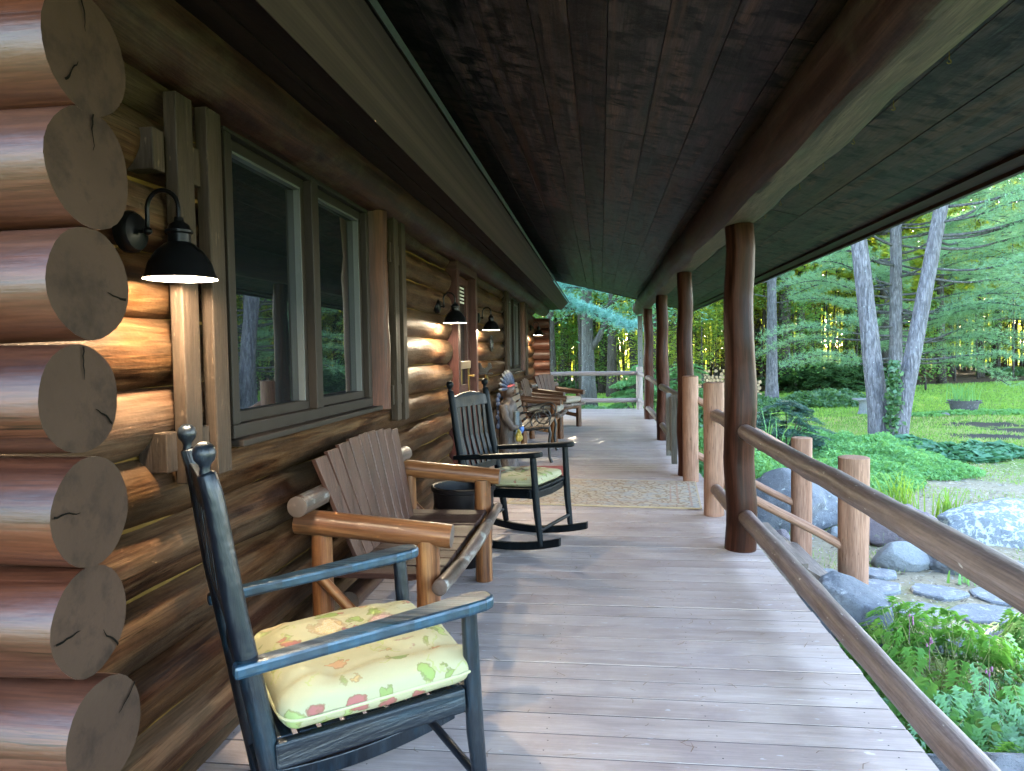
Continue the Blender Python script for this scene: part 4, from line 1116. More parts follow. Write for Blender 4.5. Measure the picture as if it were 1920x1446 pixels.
# ------------------------------------------------------------------ grass
def blades(n, xf, yf, h0, h1, keep=None, r=rng):
    x = xf; y = yf
    if keep is not None: k = keep(x, y); x, y = x[k], y[k]
    for (bx, by, rx, ry) in DIRT:
        k = ((x - bx) / rx) ** 2 + ((y - by) / ry) ** 2 > r.uniform(.35, 1.2, len(x)); x, y = x[k], y[k]
    n = len(x); z = np.array([gz(a, b) for a, b in zip(x, y)])
    d = np.hypot(x, y); w = np.maximum(.003, d * .00055); h = r.uniform(h0, h1, n) * (1 + d * .012)
    a = r.uniform(0, 2 * pi, n); lean = r.uniform(.1, .8, n) * h; la = r.uniform(0, 2 * pi, n)
    p0 = np.stack([x + np.cos(a) * w, y + np.sin(a) * w, z - .01], 1); p1 = np.stack([x - np.cos(a) * w, y - np.sin(a) * w, z - .01], 1)
    p2 = np.stack([x + np.cos(la) * lean, y + np.sin(la) * lean, z + h], 1)
    return np.stack([p0, p1, p2], 1)


def fnoise(x, y, s, o=0.0): return np.array([mnoise.noise(V((a * s, b * s, o))) for a, b in zip(x, y)])


n = 95000
y_ = 16 + 24 * rng.random(n) ** 1.3; x_ = rng.uniform(-3, 27, n)
g1 = blades(n, x_, y_, .03, .065, lambda x, y: (x < y * .62 + 2.5) & (x > -.2 * y) & (y < 36 + .10 * x + 1.5 * fnoise(x, y, .3)) & ((y > 20) | (fnoise(x, y, .45) > -.18)))
o = link('lawn_grass', np_mesh('lawn_grass', g1, 3, [M['grass'], M['dry_grass']], mat_idx=((rng.random(len(g1)) < .5) & (g1[:, 0, 1] < 23 + 3 * fnoise(g1[:, 0, 0], g1[:, 0, 1], .4, 7))).astype(int))); tag(o, 'bright green lawn grass spreading to the edge of the wood', 'grass', None, 'stuff')
n = 60000
y_ = 6.5 + 13 * rng.random(n); x_ = rng.uniform(2.0, 13, n)
g2 = blades(n, x_, y_, .02, .05, lambda x, y: (x < y * .60 + 1.8) & (fnoise(x, y, .6, 3) > (.02 - (y - 9) * .035)))
g2b = g2[: len(g2) // 2]
o = link('patchy_grass', np_mesh('patchy_grass', g2, 3, [M['grass'], M['dry_grass']], mat_idx=(rng.random(len(g2)) < .42).astype(int))); tag(o, 'sparse patchy grass over pale straw near the stones', 'grass', None, 'stuff')

# straw, pebbles and old leaves on the bare ground by the path
r = np.random.default_rng(31); n = 26000
y_ = 3.6 + 11 * r.random(n) ** 1.2; x_ = r.uniform(1.3, 9, n); k = x_ < y_ * .62 + 1.5; x_, y_ = x_[k], y_[k]; n = len(x_)
z_ = np.array([gz(a, b) for a, b in zip(x_, y_)]) + r.uniform(.002, .02, n); a = r.uniform(0, 2 * pi, n); l = r.uniform(.012, .045, n)
d_ = np.stack([np.cos(a) * l, np.sin(a) * l, r.normal(size=n) * .18 * l], 1); w_ = np.stack([-np.sin(a), np.cos(a), np.zeros(n)], 1) * np.where(r.random(n) < .3, l * .45, .0022 + .0004 * y_)[:, None]; c = np.stack([x_, y_, z_], 1)
q = np.stack([c - d_ - w_ * .4, c - d_ * .1 - w_, c + d_, c + w_], 1)
M['litter_pale'] = plain('pale_straw_bits', (.34, .29, .20), .9, .3, 3); M['litter_dark'] = plain('brown_leaf_bits', (.10, .075, .05), .9, .4, 3); M['litter_grey'] = plain('grey_pebble_bits', (.24, .24, .24), .9, .3, 3)
o = link('straw_litter', np_mesh('straw_litter', q, 4, [M['litter_pale'], M['litter_dark'], M['litter_grey']], mat_idx=r.choice(3, n, p=(.5, .3, .2)))); tag(o, 'straw bits, chips and dead leaves lying on the bare ground by the path', 'ground litter', None, 'stuff')
n = 9000; y_ = 4.2 + 5 * r.random(n); x_ = r.uniform(1.7, 6, n)
o = link('path_weeds', np_mesh('path_weeds', blades(n, x_, y_, .02, .06, lambda x, y: (x < y * .62 + 1.5) & (fnoise(x, y, 1.7, 9) > .18), r), 3, M['grass'])); tag(o, 'short weeds and grass growing between the flagstones', 'weeds', None, 'stuff')

# ------------------------------------------------------------------ stones
def boulder(c, size, mat, lab, seed, rz=0.0, rough=.22, name='boulder', group=None, sub=5):
    import bmesh
    bm = bmesh.new(); bmesh.ops.create_icosphere(bm, subdivisions=sub, radius=1)
    for v in bm.verts:
        p = v.co.copy(); q = p * 1.1 + V((seed * 5.1, seed * 2.3, seed))
        k = 1 + rough * (mnoise.noise(q) + .5 * mnoise.noise(q * 2.3) + .25 * mnoise.noise(q * 5) + .12 * mnoise.noise(q * 13))
        p = p * k
        for a in range(3):       # a few broad facets
            d = V((sin(seed * 3 + a * 2.1), cos(seed * 1.7 + a * 2.6), .25 + .3 * a)).normalized(); e = p.dot(d)
            if e > .72: p -= d * (e - .72) * .75
        v.co = V((p.x * size[0] / 2, p.y * size[1] / 2, p.z * size[2] / 2))
    me = bpy.data.meshes.new(name); bm.to_mesh(me); bm.free(); me.materials.append(M[mat])
    me.polygons.foreach_set('use_smooth', [True] * len(me.polygons))
    o = link(name, me); o.location = c; o.rotation_euler = (0, 0, rz); return tag(o, lab, 'boulder', group)

G = GZ
boulder((2.35, 9.1, G + .20), (1.5, 1.0, .95), 'stone_blue', 'largest blue grey lichened boulder behind the far stair post', 1, .3, .25)
boulder((3.2, 8.15, G + .12), (.82, .6, .56), 'stone_red', 'angular reddish grey boulder beyond the near stair post', 2, -.2, .3)
boulder((2.86, 7.30, G + .06), (.52, .38, .36), 'stone_grey', 'smooth pale grey rounded stone at the edge of the path', 3, -.2, .12)
boulder((3.36, 7.2, G + .06), (.56, .36, .36), 'stone_blue', 'dark speckled stone right of the smooth pale one', 4, -.15, .2)
boulder((3.72, 7.02, G + .03), (.36, .3, .26), 'stone_blue', 'small dark stone half hidden under the top rail', 5, .4, .2)
boulder((4.55, 8.5, G + .06), (1.7, 1.2, .66), 'stone_lichen', 'broad low boulder covered in pale lichen at right', 6, .2, .2)
boulder((1.66, 5.10, G + .20), (.66, .62, .78), 'stone_blue', 'blue grey boulder at the foot of the near stair post', 7, .5, .22)
boulder((1.60, 3.05, G + .12), (.80, 1.15, .66), 'stone_grey', 'dark grey rock below the lower rail under the ferns', 8, .1, .2)
boulder((1.62, 2.05, G + .1), (.75, .9, .6), 'stone_grey', 'grey rock at the bottom edge beside the deck', 18, .6, .2)
boulder((2.45, 5.35, G + .02), (.55, .42, .30), 'stone_blue', 'low bluish stone poking up behind the ferns', 9, .2, .2)
boulder((3.05, 4.75, G + .02), (1.0, .7, .40), 'stone_lichen', 'flat pale grey rock between the two fern clumps', 10, -.5, .2)
boulder((1.95, 8.2, G + .04), (.22, .16, .18), 'stone_red', 'small red brown stone beside the wooden steps', 11, 0, .2)
boulder((2.6, 8.35, G + .03), (.25, .2, .18), 'stone_grey', 'little grey stone below the biggest boulder', 12, 0, .2)
for i, (x, y, s) in enumerate(((9.0, 22.6, .30), (9.7, 22.9, .26), (10.3, 23.1, .30), (11.0, 23.2, .34), (11.8, 23.4, .32), (12.5, 23.9, .30))):
    boulder((x, y, G + .06), (s * 1.1, s * .9, s * .36), 'stone_grey', 'pale edging stone in the ring round the cauldron', 20 + i, i, .2, 'edging_stone', 'edging stones round the cauldron planter', 3)
fl = [(2.35, 6.55, .40, .28), (2.85, 6.5, .36, .30), (3.35, 6.45, .42, .30), (2.5, 5.98, .34, .26), (2.98, 5.95, .42, .30), (3.55, 5.95, .46, .32), (2.75, 5.45, .33, .26), (3.28, 5.4, .40, .28), (3.9, 5.5, .44, .33), (3.95, 6.4, .38, .3), (2.05, 6.9, .30, .24), (2.55, 7.0, .28, .2), (4.4, 6.0, .4, .3), (3.75, 4.95, .42, .3)]
for i, (x, y, a, b) in enumerate(fl):
    mb = MB(); k = 11; ring = []
    for j in range(k):
        t = 2 * pi * j / k + random.uniform(-.2, .2); q = random.uniform(.85, 1.12); ring.append((a * .62 * q * cos(t), b * .72 * q * sin(t)))
    h = .035; b0 = 0
    mb.v += [V((p[0], p[1], -.10)) for p in ring] + [V((p[0], p[1], h - .012)) for p in ring] + [V((p[0] * .94, p[1] * .94, h + .004 * random.uniform(-1, 1))) for p in ring] + [V((0, 0, h + .003))]
    for j in range(k):
        j2 = (j + 1) % k; mb.face((j, j2, k + j2, k + j)); mb.face((k + j, k + j2, 2 * k + j2, 2 * k + j)); mb.face((2 * k + j, 2 * k + j2, 3 * k))
    o = part('flagstone', mb, M['flag'], None, ang=30); o.location = (x, y, gz(x, y)); o.rotation_euler = (random.uniform(-.03, .03), random.uniform(-.03, .03), random.uniform(-.3, .3))
    tag(o, 'flat grey flagstone of the garden path with grass in its joints', 'flagstone', 'flagstones of the garden path')

# ------------------------------------------------------------------ plants
def fern_clump(name, c, rx, ry, n, hh, lab, seed, flowers=0, scale=1.0):
    r = np.random.default_rng(seed); e = empty(name, c, 0, lab, 'fern')
    leaf = []; st = MB()
    for i in range(n):
        a = r.uniform(0, 2 * pi); q = sqrt(r.random()) * .55
        bx, by = rx * q * cos(a), ry * q * sin(a)
        a2 = a + r.normal() * .7; out = r.uniform(.35, 1.0); L = r.uniform(.28, .46) * scale
        tipx, tipy = bx + cos(a2) * rx * .62 * out, by + sin(a2) * ry * .55 * out
        hz = hh * r.uniform(.55, 1.08) * (1 - .45 * out * out)
        p = [V((bx, by, 0)), V((bx * .65 + tipx * .35, by * .65 + tipy * .35, hz * .7)), V((bx * .3 + tipx * .7, by * .3 + tipy * .7, hz)), V((tipx, tipy, hz * .93 - .03 * out))]
        if i % 2 == 0: st.tube(p, [.0028, .0024, .002, .0012], 4)
        d = (p[3] - p[2]); d = d.normalized() if d.length > .01 else V((1, 0, 0))
        d = (d + V((0, 0, -.12))).normalized(); s = d.cross(V((0, 0, 1))).normalized(); up = s.cross(d)
        o = p[2]; FL = r.uniform(.13, .20) * scale
        tiltv = r.normal() * .35; s = (s * cos(tiltv) + up * sin(tiltv)).normalized(); up = s.cross(d)
        for k in range(7):
            t = k / 6; pos = o + d * (FL * t) - V((0, 0, .05 * t * t * FL * 4)); w = FL * (.46 * (1 - t) ** .75 + .06)
            for sd in (-1, 1):
                ax = (s * sd + d * .75).normalized(); pr = ax.cross(up).normalized()
                for (f0, f1, ww, off) in ((0, 1.0, .20, 0), (.25, .80, .17, .42), (.3, .75, .15, -.42)):
                    a_ = pos + ax * (w * f0); dirn = (ax + pr * off).normalized(); lw = w * ww * .62
                    e_ = a_ + dirn * (w * (f1 - f0)); m = a_.lerp(e_, .55) + up * .004; pw = dirn.cross(up).normalized() * lw
                    leaf.append((a_, m + pw, e_ - V((0, 0, .006)), m - pw))
    o = link('leaves', np_mesh('leaves', [[tuple(q) for q in f] for f in leaf], 4, M['fern_leaf']), e)
    part('stems', st, M['fern_stem'], e)
    if flowers:
        f = MB()
        for i in range(flowers):
            a = r.uniform(0, 2 * pi); q = r.uniform(.3, .9); p = V((rx * q * cos(a), ry * q * sin(a), hh * 1.05 + r.uniform(-.02, .06)))
            f.tube([p - V((.01, .02, .16)), p], .0015, 4)
            for k in range(4): f.ball(p + V((r.normal() * .012, r.normal() * .012, -.012 * k)), .008, 6, 5, 0, (.8, .8, 1.4))
        part('blossom', f, M['flower'], e)
    return e


fern_clump('fern_clump', (1.98, 4.15, G + .02), .58, 1.25, 620, .46, 'big bright green ferny clump spilling beside the lower rail', 3, 5)
fern_clump('fern_clump', (2.02, 2.75, G + .05), .50, .85, 330, .50, 'ferny green clump at the bottom right corner below the rail', 4, 0)
fern_clump('fern_clump', (3.02, 5.15, G), .38, .42, 130, .36, 'smaller separate fern clump beyond the pale flat rock', 5, 2)

# feathery and broad leaved cover under the pines
def cover(name, blobs, size, mat, lab, per=900, flat=.55, asp=.5, seed=1):
    r = np.random.default_rng(seed); cs = []
    for (x, y, rx, ry, h) in blobs:
        n = int(per * rx * ry * 4); a = r.uniform(0, 2 * pi, n); q = np.sqrt(r.random(n))
        px, py = x + rx * q * np.cos(a), y + ry * q * np.sin(a)
        z = np.array([gz(u, v) for u, v in zip(px, py)]) + h * (1 - q ** 2 * .7) * r.beta(2.5, 1.3, n) * (.8 + .5 * fnoise(px, py, 2.2, x))
        cs.append(np.stack([px, py, z], 1))
    c = np.concatenate(cs); sz = size * (1 + .02 * np.hypot(c[:, 0], c[:, 1]))
    q = leaf_quads(c, sz, flat, asp, r)
    o = link(name, np_mesh(name, q, 4, M[mat])); return tag(o, lab, 'ground cover', None, 'stuff')

cover('ground_cover', [(4.0, 12.2, 1.0, 1.4, .42), (4.9, 13.6, 1.2, 1.5, .45), (5.6, 15.2, 1.1, 1.1, .45), (3.3, 11.3, .9, 1.0, .40), (5.3, 12.9, 1.0, .9, .30), (4.4, 16.0, 1.1, 1.3, .5), (3.0, 10.4, .8, .7, .5), (2.1, 10.2, .8, .9, .65), (2.2, 12.0, .9, 1.4, .6), (2.6, 16.4, 1.0, 1.2, .5)], .062, 'cover_leaf', 'feathery light green ground cover round the foot of the twin pines', 1900, .35, .34, 2)
cover('ground_cover', [(6.6, 14.6, 1.0, .7, .30), (7.4, 15.0, .8, .6, .28), (6.2, 15.6, .7, .7, .34)], .14, 'hosta_leaf', 'broad dark green leaves spreading right of the twin pines', 520, .65, .6, 3)
cover('ground_cover', [(1.4, 21, 1.6, 1.8, .5), (-1.5, 24, 2.5, 2.5, .35), (2.6, 19.5, 1.2, 1.5, .55), (3.6, 22, 1.5, 2, .5), (4.5, 27, 2.2, 2.5, .6), (8.0, 27.6, 1.6, 1.2, .6), (8.9, 30, 1.6, 1.2, .5)], .10, 'under_leaf', 'dark green low growth between the deck corner and the wood', 420, .5, .5, 4)
cover('ground_cover', [(9.4, 22.9, .8, .35, .14), (10.6, 23.3, .9, .35, .16), (11.9, 23.5, .9, .35, .16), (12.8, 24.2, .5, .4, .12)], .08, 'cover_leaf', 'low pale plants in the bed round the cauldron', 700, .5, .5, 14)
# strap leaved tufts
def strap(name, c, n, L, lab, seed, mat='fern_leaf', w=.010, parent=None, cat='plant'):
    r = np.random.default_rng(seed); f = []
    for i in range(n):
        a = r.uniform(0, 2 * pi); b = V((r.normal() * .09, r.normal() * .09, 0)) if parent is None else V((r.normal() * .18, r.normal() * .13, 0))
        l = L * r.uniform(.6, 1.15); lean = r.uniform(.1, .75); d = V((cos(a), sin(a), 0)); sd = V((-sin(a), cos(a), 0))
        p = [b, b + d * (l * lean * .3) + V((0, 0, l * .55)), b + d * (l * lean * .75) + V((0, 0, l * .85)), b + d * (l * lean * 1.1) + V((0, 0, l * (.95 - .35 * lean)))]
        for k in range(3):
            w0, w1 = w * (1 - k * .28), w * (1 - (k + 1) * .3)
            f.append((p[k] - sd * w0, p[k] + sd * w0, p[k + 1] + sd * w1, p[k + 1] - sd * w1))
    o = link(name, np_mesh(name, [[tuple(q) for q in g] for g in f], 4, M[mat])); o.location = c; return tag(o, lab, cat)
strap('grass_tuft', (3.75, 9.6, G), 70, .55, 'tuft of long grass blades behind the angular boulder', 1, 'grass')
strap('grass_tuft', (4.15, 9.15, G), 60, .42, 'shorter tuft of grass blades left of the lichen boulder', 2, 'grass')
strap('seedling', (3.3, 6.75, G), 14, .14, 'small bright weed sprouting between the flagstones', 3, 'fern_leaf', .014)
strap('tall_weed', (2.95, 13.1, G), 16, 1.1, 'tall pale weed rising in front of the dark spruce', 4, 'cover_leaf', .011)

def dome_shrub(name, c, R, H, n, mat, lab, seed, layers=9, size=.07, droop=.25, cat='shrub', needle=True, asp=.22):
    """low bush of flattened sprays with dark gaps between the layers"""
    r = np.random.default_rng(seed); cs = []; e = empty(name, c, 0, lab, cat)
    st = MB()
    for i in range(n):
        u = r.random(); z = H * (.12 + .86 * u); rad = R * sqrt(max(.05, 1 - (u * .95) ** 2.2)) * r.uniform(.72, 1.05); a = r.uniform(0, 2 * pi)
        tip = np.array([rad * cos(a), rad * sin(a), z]); L = r.uniform(.30, .50) * R; w = L * .46; m = 170
        t = r.random(m); s = r.normal(size=m) * .5 * (1 - .6 * t)
        d = np.array([cos(a), sin(a), 0]); sd = np.array([-sin(a), cos(a), 0])
        p = tip[None] - d[None] * (L * (1 - t))[:, None] + sd[None] * (s * w)[:, None]
        p[:, 2] += -droop * L * t ** 2 + r.normal(size=m) * .010 * R + .06 * L
        cs.append(p)
        if i % 4 == 0: st.tube([(0, 0, 0), (tip[0] * .5, tip[1] * .5, z * .75), (tip[0] * .9, tip[1] * .9, z)], [.018, .011, .004], 5)
    cc = np.concatenate(cs); q = leaf_quads(cc, size, .78, asp, r)
    link('foliage', np_mesh('foliage', q, 4, M[mat]), e); part('stem', st, M['dark_bark'], e)
    return e
dome_shrub('spruce_bush', (3.55, 14.4, G), .95, 1.12, 95, 'spruce_needle', 'low dark blue green spruce bush with layered flat sprays behind the railing', 1, size=.075)
dome_shrub('yew_shrub', (1.05, 19.3, G), 1.05, 1.75, 120, 'yew_leaf', 'light green layered shrub just past the far deck corner', 2, size=.085, asp=.4)
dome_shrub('yew_shrub', (2.35, 20.2, G), 1.1, 1.75, 110, 'yew_leaf', 'bright layered shrub seen between the far porch posts', 3, size=.09, asp=.4)
dome_shrub('dark_bush', (10.2, 35.2, G), 2.3, 1.55, 170, 'under_leaf', 'broad dark green bush at the edge of the wood', 4, size=.16, asp=.5, cat='bush')
dome_shrub('dark_bush', (12.6, 36.5, G), 1.9, 1.6, 110, 'under_leaf', 'smaller dark bush right of the broad one by the wood', 5, size=.15, asp=.5, cat='bush')

# ------------------------------------------------------------------ trees
def tufts(c, d, k, L, w, r):
    """needle tufts: centres c, directions d -> k thin triangles each"""
    n = len(c); C = np.repeat(c, k, 0); D = np.repeat(d, k, 0)
    dr = unit(D * .6 + rand_dirs(n * k, r) * 1.0); s = unit(np.cross(dr, rand_dirs(n * k, r)))
    l = (L * r.uniform(.6, 1.15, n * k))[:, None]
    return np.stack([C - s * w, C + s * w, C + dr * l], 1)


def bough(limb, T, D, p0, d0, L, r, r0=.03, droop=.16, sub=1.0, rise=.08, dens=1.0):
    """one pine bough: a limb with side twigs, appends tuft centres T and directions D"""
    d = V(d0).normalized(); p0 = V(p0); side = d.cross(V((0, 0, 1))).normalized(); n = 9
    pts = []
    bend = r.normal() * .10
    for i in range(n + 1):
        t = i / n; pts.append(p0 + d * (L * t) + side * (bend * L * t * t) + V((0, 0, L * (rise * t - droop * t * t + .03 * sin(t * 7 + r0 * 90)))))
    limb.tube(pts, [r0 * (1 - .85 * i / n) + .004 for i in range(n + 1)], 6)
    m = int(max(6, L * 6.5 * dens))
    for j in range(m):
        t = .30 + .70 * (j + r.random()) / m; f = t * n; i0 = min(int(f), n - 1); q = pts[i0].lerp(pts[i0 + 1], f - i0)
        sd = (1 if j % 2 else -1); tl = sub * (.22 + .55 * (1 - t) + .15 * r.random()) * min(1.0, L / 2.2)
        dd = (d * .75 + side * sd * r.uniform(.5, 1.0) + V((0, 0, r.uniform(-.05, .22)))).normalized()
        e = q + dd * tl
        limb.tube([q, q.lerp(e, .5) + V((0, 0, .02)), e], [.007, .005, .002], 4)
        k = max(3, int(tl / .065))
        for h in range(k):
            u = .25 + .75 * h / max(1, k - 1); T.append(q.lerp(e, u) + V((r.normal() * .03, r.normal() * .03, r.normal() * .05))); D.append((dd + V((0, 0, r.uniform(-.35, .45)))).normalized())
    T.append(pts[-1]); D.append(d)


def pine(name, base, top, r0, whorls, lab, seed, bark_m='pine_bark', nm='pine_needle', nl=.15, nw=.0048, k=12, group=None, r1=None, bend=.12):
    """whorls: list of (fraction of the trunk height, [(azimuth degrees, length)...])"""
    r = np.random.default_rng(seed); e = empty(name, base, 0, lab, 'tree', group)
    H = V(top); tr = MB(); n = 26
    pts = [H * (i / n) + V((bend * sin(pi * i / n * 1.0), .05 * sin(3 * i / n + seed), 0)) for i in range(n + 1)]
    rr = [(r0 * (1 - .80 * i / n)) * (1 + .35 * math.exp(-i * 1.2)) for i in range(n + 1)]
    tr.tube(pts, rr, 20, 0, None, .05, 1.4, seed, .22)
    limb = MB(); T = []; D = []
    for (f, brs) in whorls:
        i0 = f * n; a = int(i0); p = pts[a].lerp(pts[min(a + 1, n)], i0 - a)
        for (az, L) in brs:
            an = radians(az); d = V((cos(an), sin(an), r.uniform(-.16, .42)))
            bough(limb, T, D, p + V((0, 0, r.uniform(-.3, .3))), d, L, r, .008 + .008 * L, r.uniform(.05, .2), dens=1.15)
    part('trunk', tr, M[bark_m], e, ang=180)
    if limb.v: part('limbs', limb, M['maple_bark'], e, ang=80)
    if T:
        q = tufts(np.array([tuple(t) for t in T]), np.array([tuple(t) for t in D]), k, nl, nw, r)
        link('crown', np_mesh('crown', q, 3, M[nm]), e)
    return e


def auto_whorls(f0, f1, n, L0, L1, r, per=5, az=None):
    out = []
    for i in range(n):
        f = f0 + (f1 - f0) * i / max(1, n - 1); L = L0 + (L1 - L0) * i / max(1, n - 1)
        a0 = r.uniform(0, 360)
        out.append((f, [((a0 + 360 / per * j + r.normal() * 18) if az is None else az[0] + (az[1] - az[0]) * r.random(), L * r.uniform(.65, 1.15)) for j in range(per)]))
    return out


rr_ = np.random.default_rng(5)
# the pair leaning apart
w = [(.30, [(-20, 1.6), (200, 1.4)]), (.335, [(20, 2.2)]), (.37, [(170, 2.6), (-30, 2.4)])] + auto_whorls(.42, .97, 12, 3.6, 1.2, rr_)
pine('white_pine', (6.27, 17.0, G - .05), (-2.0, .6, 16.5), .215, w, 'left trunk of the twin grey pines leaning left in front of the lawn', 1)
w = [(.22, [(5, 2.8), (-25, 2.4)]), (.255, [(12, 3.4), (-8, 2.8), (40, 2.4)]), (.285, [(-15, 3.6), (20, 3.4), (-50, 2.0)]), (.32, [(0, 3.8), (30, 3.6), (-35, 3.0)]), (.355, [(10, 4.0), (-20, 3.6), (160, 1.8), (60, 3)])] + auto_whorls(.40, .97, 13, 3.8, 1.2, rr_)
pine('white_pine', (6.42, 16.65, G - .05), (2.9, .8, 17.0), .185, w, 'right trunk of the twin grey pines leaning right', 2)
# the whorled one behind
w = []
for i, f in enumerate((.105, .125, .15, .175, .20, .225, .25, .28, .31, .34, .37)):
    w.append((f, [(v + rr_.normal() * 14, rr_.uniform(2.2, 4.2)) for v in (-10, 25, 75, 150, 195, 330)]))
w += auto_whorls(.42, .97, 10, 3.6, 1.0, rr_)
pine('white_pine', (8.35, 21.7, G - .05), (-.3, .5, 19), .19, w, 'straight grey pine with whorls of long boughs behind the twin pines', 3)
w = [(.20, [(170, 2.4), (10, 2.2)]), (.23, [(185, 3.2), (-10, 2.8), (60, 2)]), (.27, [(160, 3.4), (20, 3.4), (250, 2.4)])] + auto_whorls(.31, .97, 12, 4.0, 1.2, rr_)
pine('white_pine', (7.0, 30.8, G - .05), (-.35, .2, 21), .225, w, 'single speckled grey pine standing left by the wood pile', 4, nl=.17, nw=.009)
# boughs reaching in from the right
w = []
for i in range(8): w.append((.155 + .035 * i, [(a + rr_.normal() * 16, rr_.uniform(3.2, 5.4)) for a in (150, 185, 215, 245)]))
w += auto_whorls(.44, .95, 8, 3.5, 1.0, rr_)
pine('white_pine', (15.2, 22.5, G - .05), (.4, .2, 19), .28, w, 'pine whose long soft boughs reach in from the right edge', 5)
w = []
for i in range(5): w.append((.26 + .045 * i, [(a + rr_.normal() * 16, rr_.uniform(3.2, 5.2)) for a in (140, 185, 225, 260)]))
pine('white_pine', (19.5, 30.5, G - .05), (.4, .2, 20), .3, w, 'farther pine behind the boughs at the right edge', 6, nl=.17, nw=.009)
# blue green boughs past the end of the cabin
w = [(.196, [(4, 5.6)]), (.206, [(-4, 5.0), (10, 6.2)]), (.215, [(-6, 4.4)]), (.235, [(12, 5.3), (-28, 3.6)]), (.26, [(-10, 4.6), (28, 4.6)]), (.29, [(4, 5.2), (-40, 3.6), (50, 4)]), (.33, [(-15, 4.6), (20, 5.0), (80, 3)])] + auto_whorls(.38, .95, 8, 4.0, 1.2, rr_)
pine('white_pine', (-3.9, 20.4, G - .05), (.2, .2, 16), .26, w, 'pine behind the cabin holding teal boughs over the far railing', 7, nm='teal_needle', nl=.15, nw=.008, k=24)


def crown_pts(r, z0, z1, R, n, thick=.22, layers=26, taper=.5):
    """leaf centres in flat overlapping sprays"""
    cs = []
    per = n // layers
    for i in range(layers):
        u = (i + r.random()) / layers; z = z0 + (z1 - z0) * u; a = r.uniform(0, 2 * pi); rad = R * (1 - taper * u) * r.uniform(.2, .85)
        cx, cy = rad * cos(a), rad * sin(a); s = R * r.uniform(.28, .55) * (1 - .4 * u)
        q = np.sqrt(r.random(per)); b = r.uniform(0, 2 * pi, per)
        x = cx + s * q * np.cos(b); y = cy + s * q * np.sin(b)
        zz = z + r.normal(size=per) * thick - .22 * s * q ** 2 + .10 * np.sin(x * 5 + i) * s
        keep = np.array([mnoise.noise(V((u_ * 1.8, v_ * 1.8, w_ * 2.5 + i))) for u_, v_, w_ in zip(x, y, zz)]) > -.18
        cs.append(np.stack([x, y, zz], 1)[keep])
    return np.concatenate(cs)


def leafy_tree(name, H, r0, spec, leaf, lab, seed, size, bark_m='dark_bark', forks=6, lean=.3, group=None, flat=.62, loc=(0, 0, 0)):
    """spec: list of (z0, z1, R, leaves)"""
    r = np.random.default_rng(seed); e = empty(name, loc, 0, lab, 'tree', group)
    tr = MB(); n = 14; ph = r.uniform(0, 6); pts = [V((lean * sin(ph + 1.6 * i / n) * i / n, lean * cos(ph + 1.3 * i / n) * i / n, H * i / n)) for i in range(n + 1)]
    tr.tube(pts, [r0 * (1 - .85 * i / n) * (1 + .3 * math.exp(-i * 1.3)) + .005 for i in range(n + 1)], 10 if r0 > .08 else 6, 0, None, .05, 1.5, seed)
    for k in range(forks):
        f = r.uniform(.18, .9) * n; i0 = int(f); p = pts[i0]; a = r.uniform(0, 2 * pi); L = r.uniform(.6, 1.6) * (1 + r0 * 4)
        tr.tube([p, p + V((cos(a) * L * .4, sin(a) * L * .4, L * .28)), p + V((cos(a) * L, sin(a) * L, L * .5))], [r0 * .3, r0 * .2, r0 * .06 + .003], 5)
    part('trunk', tr, M[bark_m], e, ang=180)
    c = np.concatenate([crown_pts(r, a, b, R, m) for (a, b, R, m) in spec])
    link('crown', np_mesh('crown', leaf_quads(c, size, flat, .6, r), 4, M[leaf]), e)
    return e

# the maple past the end of the porch
mp = leafy_tree('maple_tree', 15, .25, [(3.3, 7, 3.6, 8000), (6.5, 14.5, 4.6, 13000)], 'teal_leaf', 'stout grey maple past the far railing with a rising side limb', 21, .16, 'maple_bark', 4, .25, None, .62, (-.42, 26.2, G))
mb = MB(); mb.tube([(0.02, -.02, 2.1), (.35, -.1, 2.6), (.72, -.15, 3.35), (.85, -.1, 4.6)], [.12, .11, .09, .05], 10, 0, None, .06, 2, 3); part('limb', mb, M['maple_bark'], mp, ang=180)

# forest trees: a few built, the rest copied
GT, GS, GP = 'tall trees of the wood beyond the lawn', 'leafy young trees of the wood', 'bare thin poles of the wood'
LT, LS, LP = 'tall dark trunked tree of the sunlit wood beyond the lawn', 'leafy young tree in the shade of the wood', 'thin bare pole of a tree in the wood'
tall = [leafy_tree('forest_tree', 23, rad, [(4.5, 10, 2.4, 1500), (9, 23, 3.6, 2400)], 'wood_leaf', LT, 40 + i, .34, 'dark_bark', 7, .6, GT) for i, rad in enumerate((.20, .15, .24))]
young = [leafy_tree('young_tree', h, .045, [(z0, h * .95, R, m)], lf, LS, 60 + i, .135, 'dark_bark', 7, .35, GS) for i, (h, z0, R, m, lf) in enumerate(((6.0, 1.2, 1.7, 2600, 'wood_leaf'), (7.5, 2.2, 2.0, 3000, 'wood_leaf'), (4.2, .8, 1.5, 2200, 'maple_leaf'), (8.5, 3.0, 2.2, 3200, 'maple_leaf')))]
pole = [leafy_tree('forest_pole', 11, rad, [(6.5, 11, 1.2, 420)], 'wood_leaf', LP, 80 + i, .26, 'dark_bark', 6, .4, GP) for i, rad in enumerate((.045, .07))]


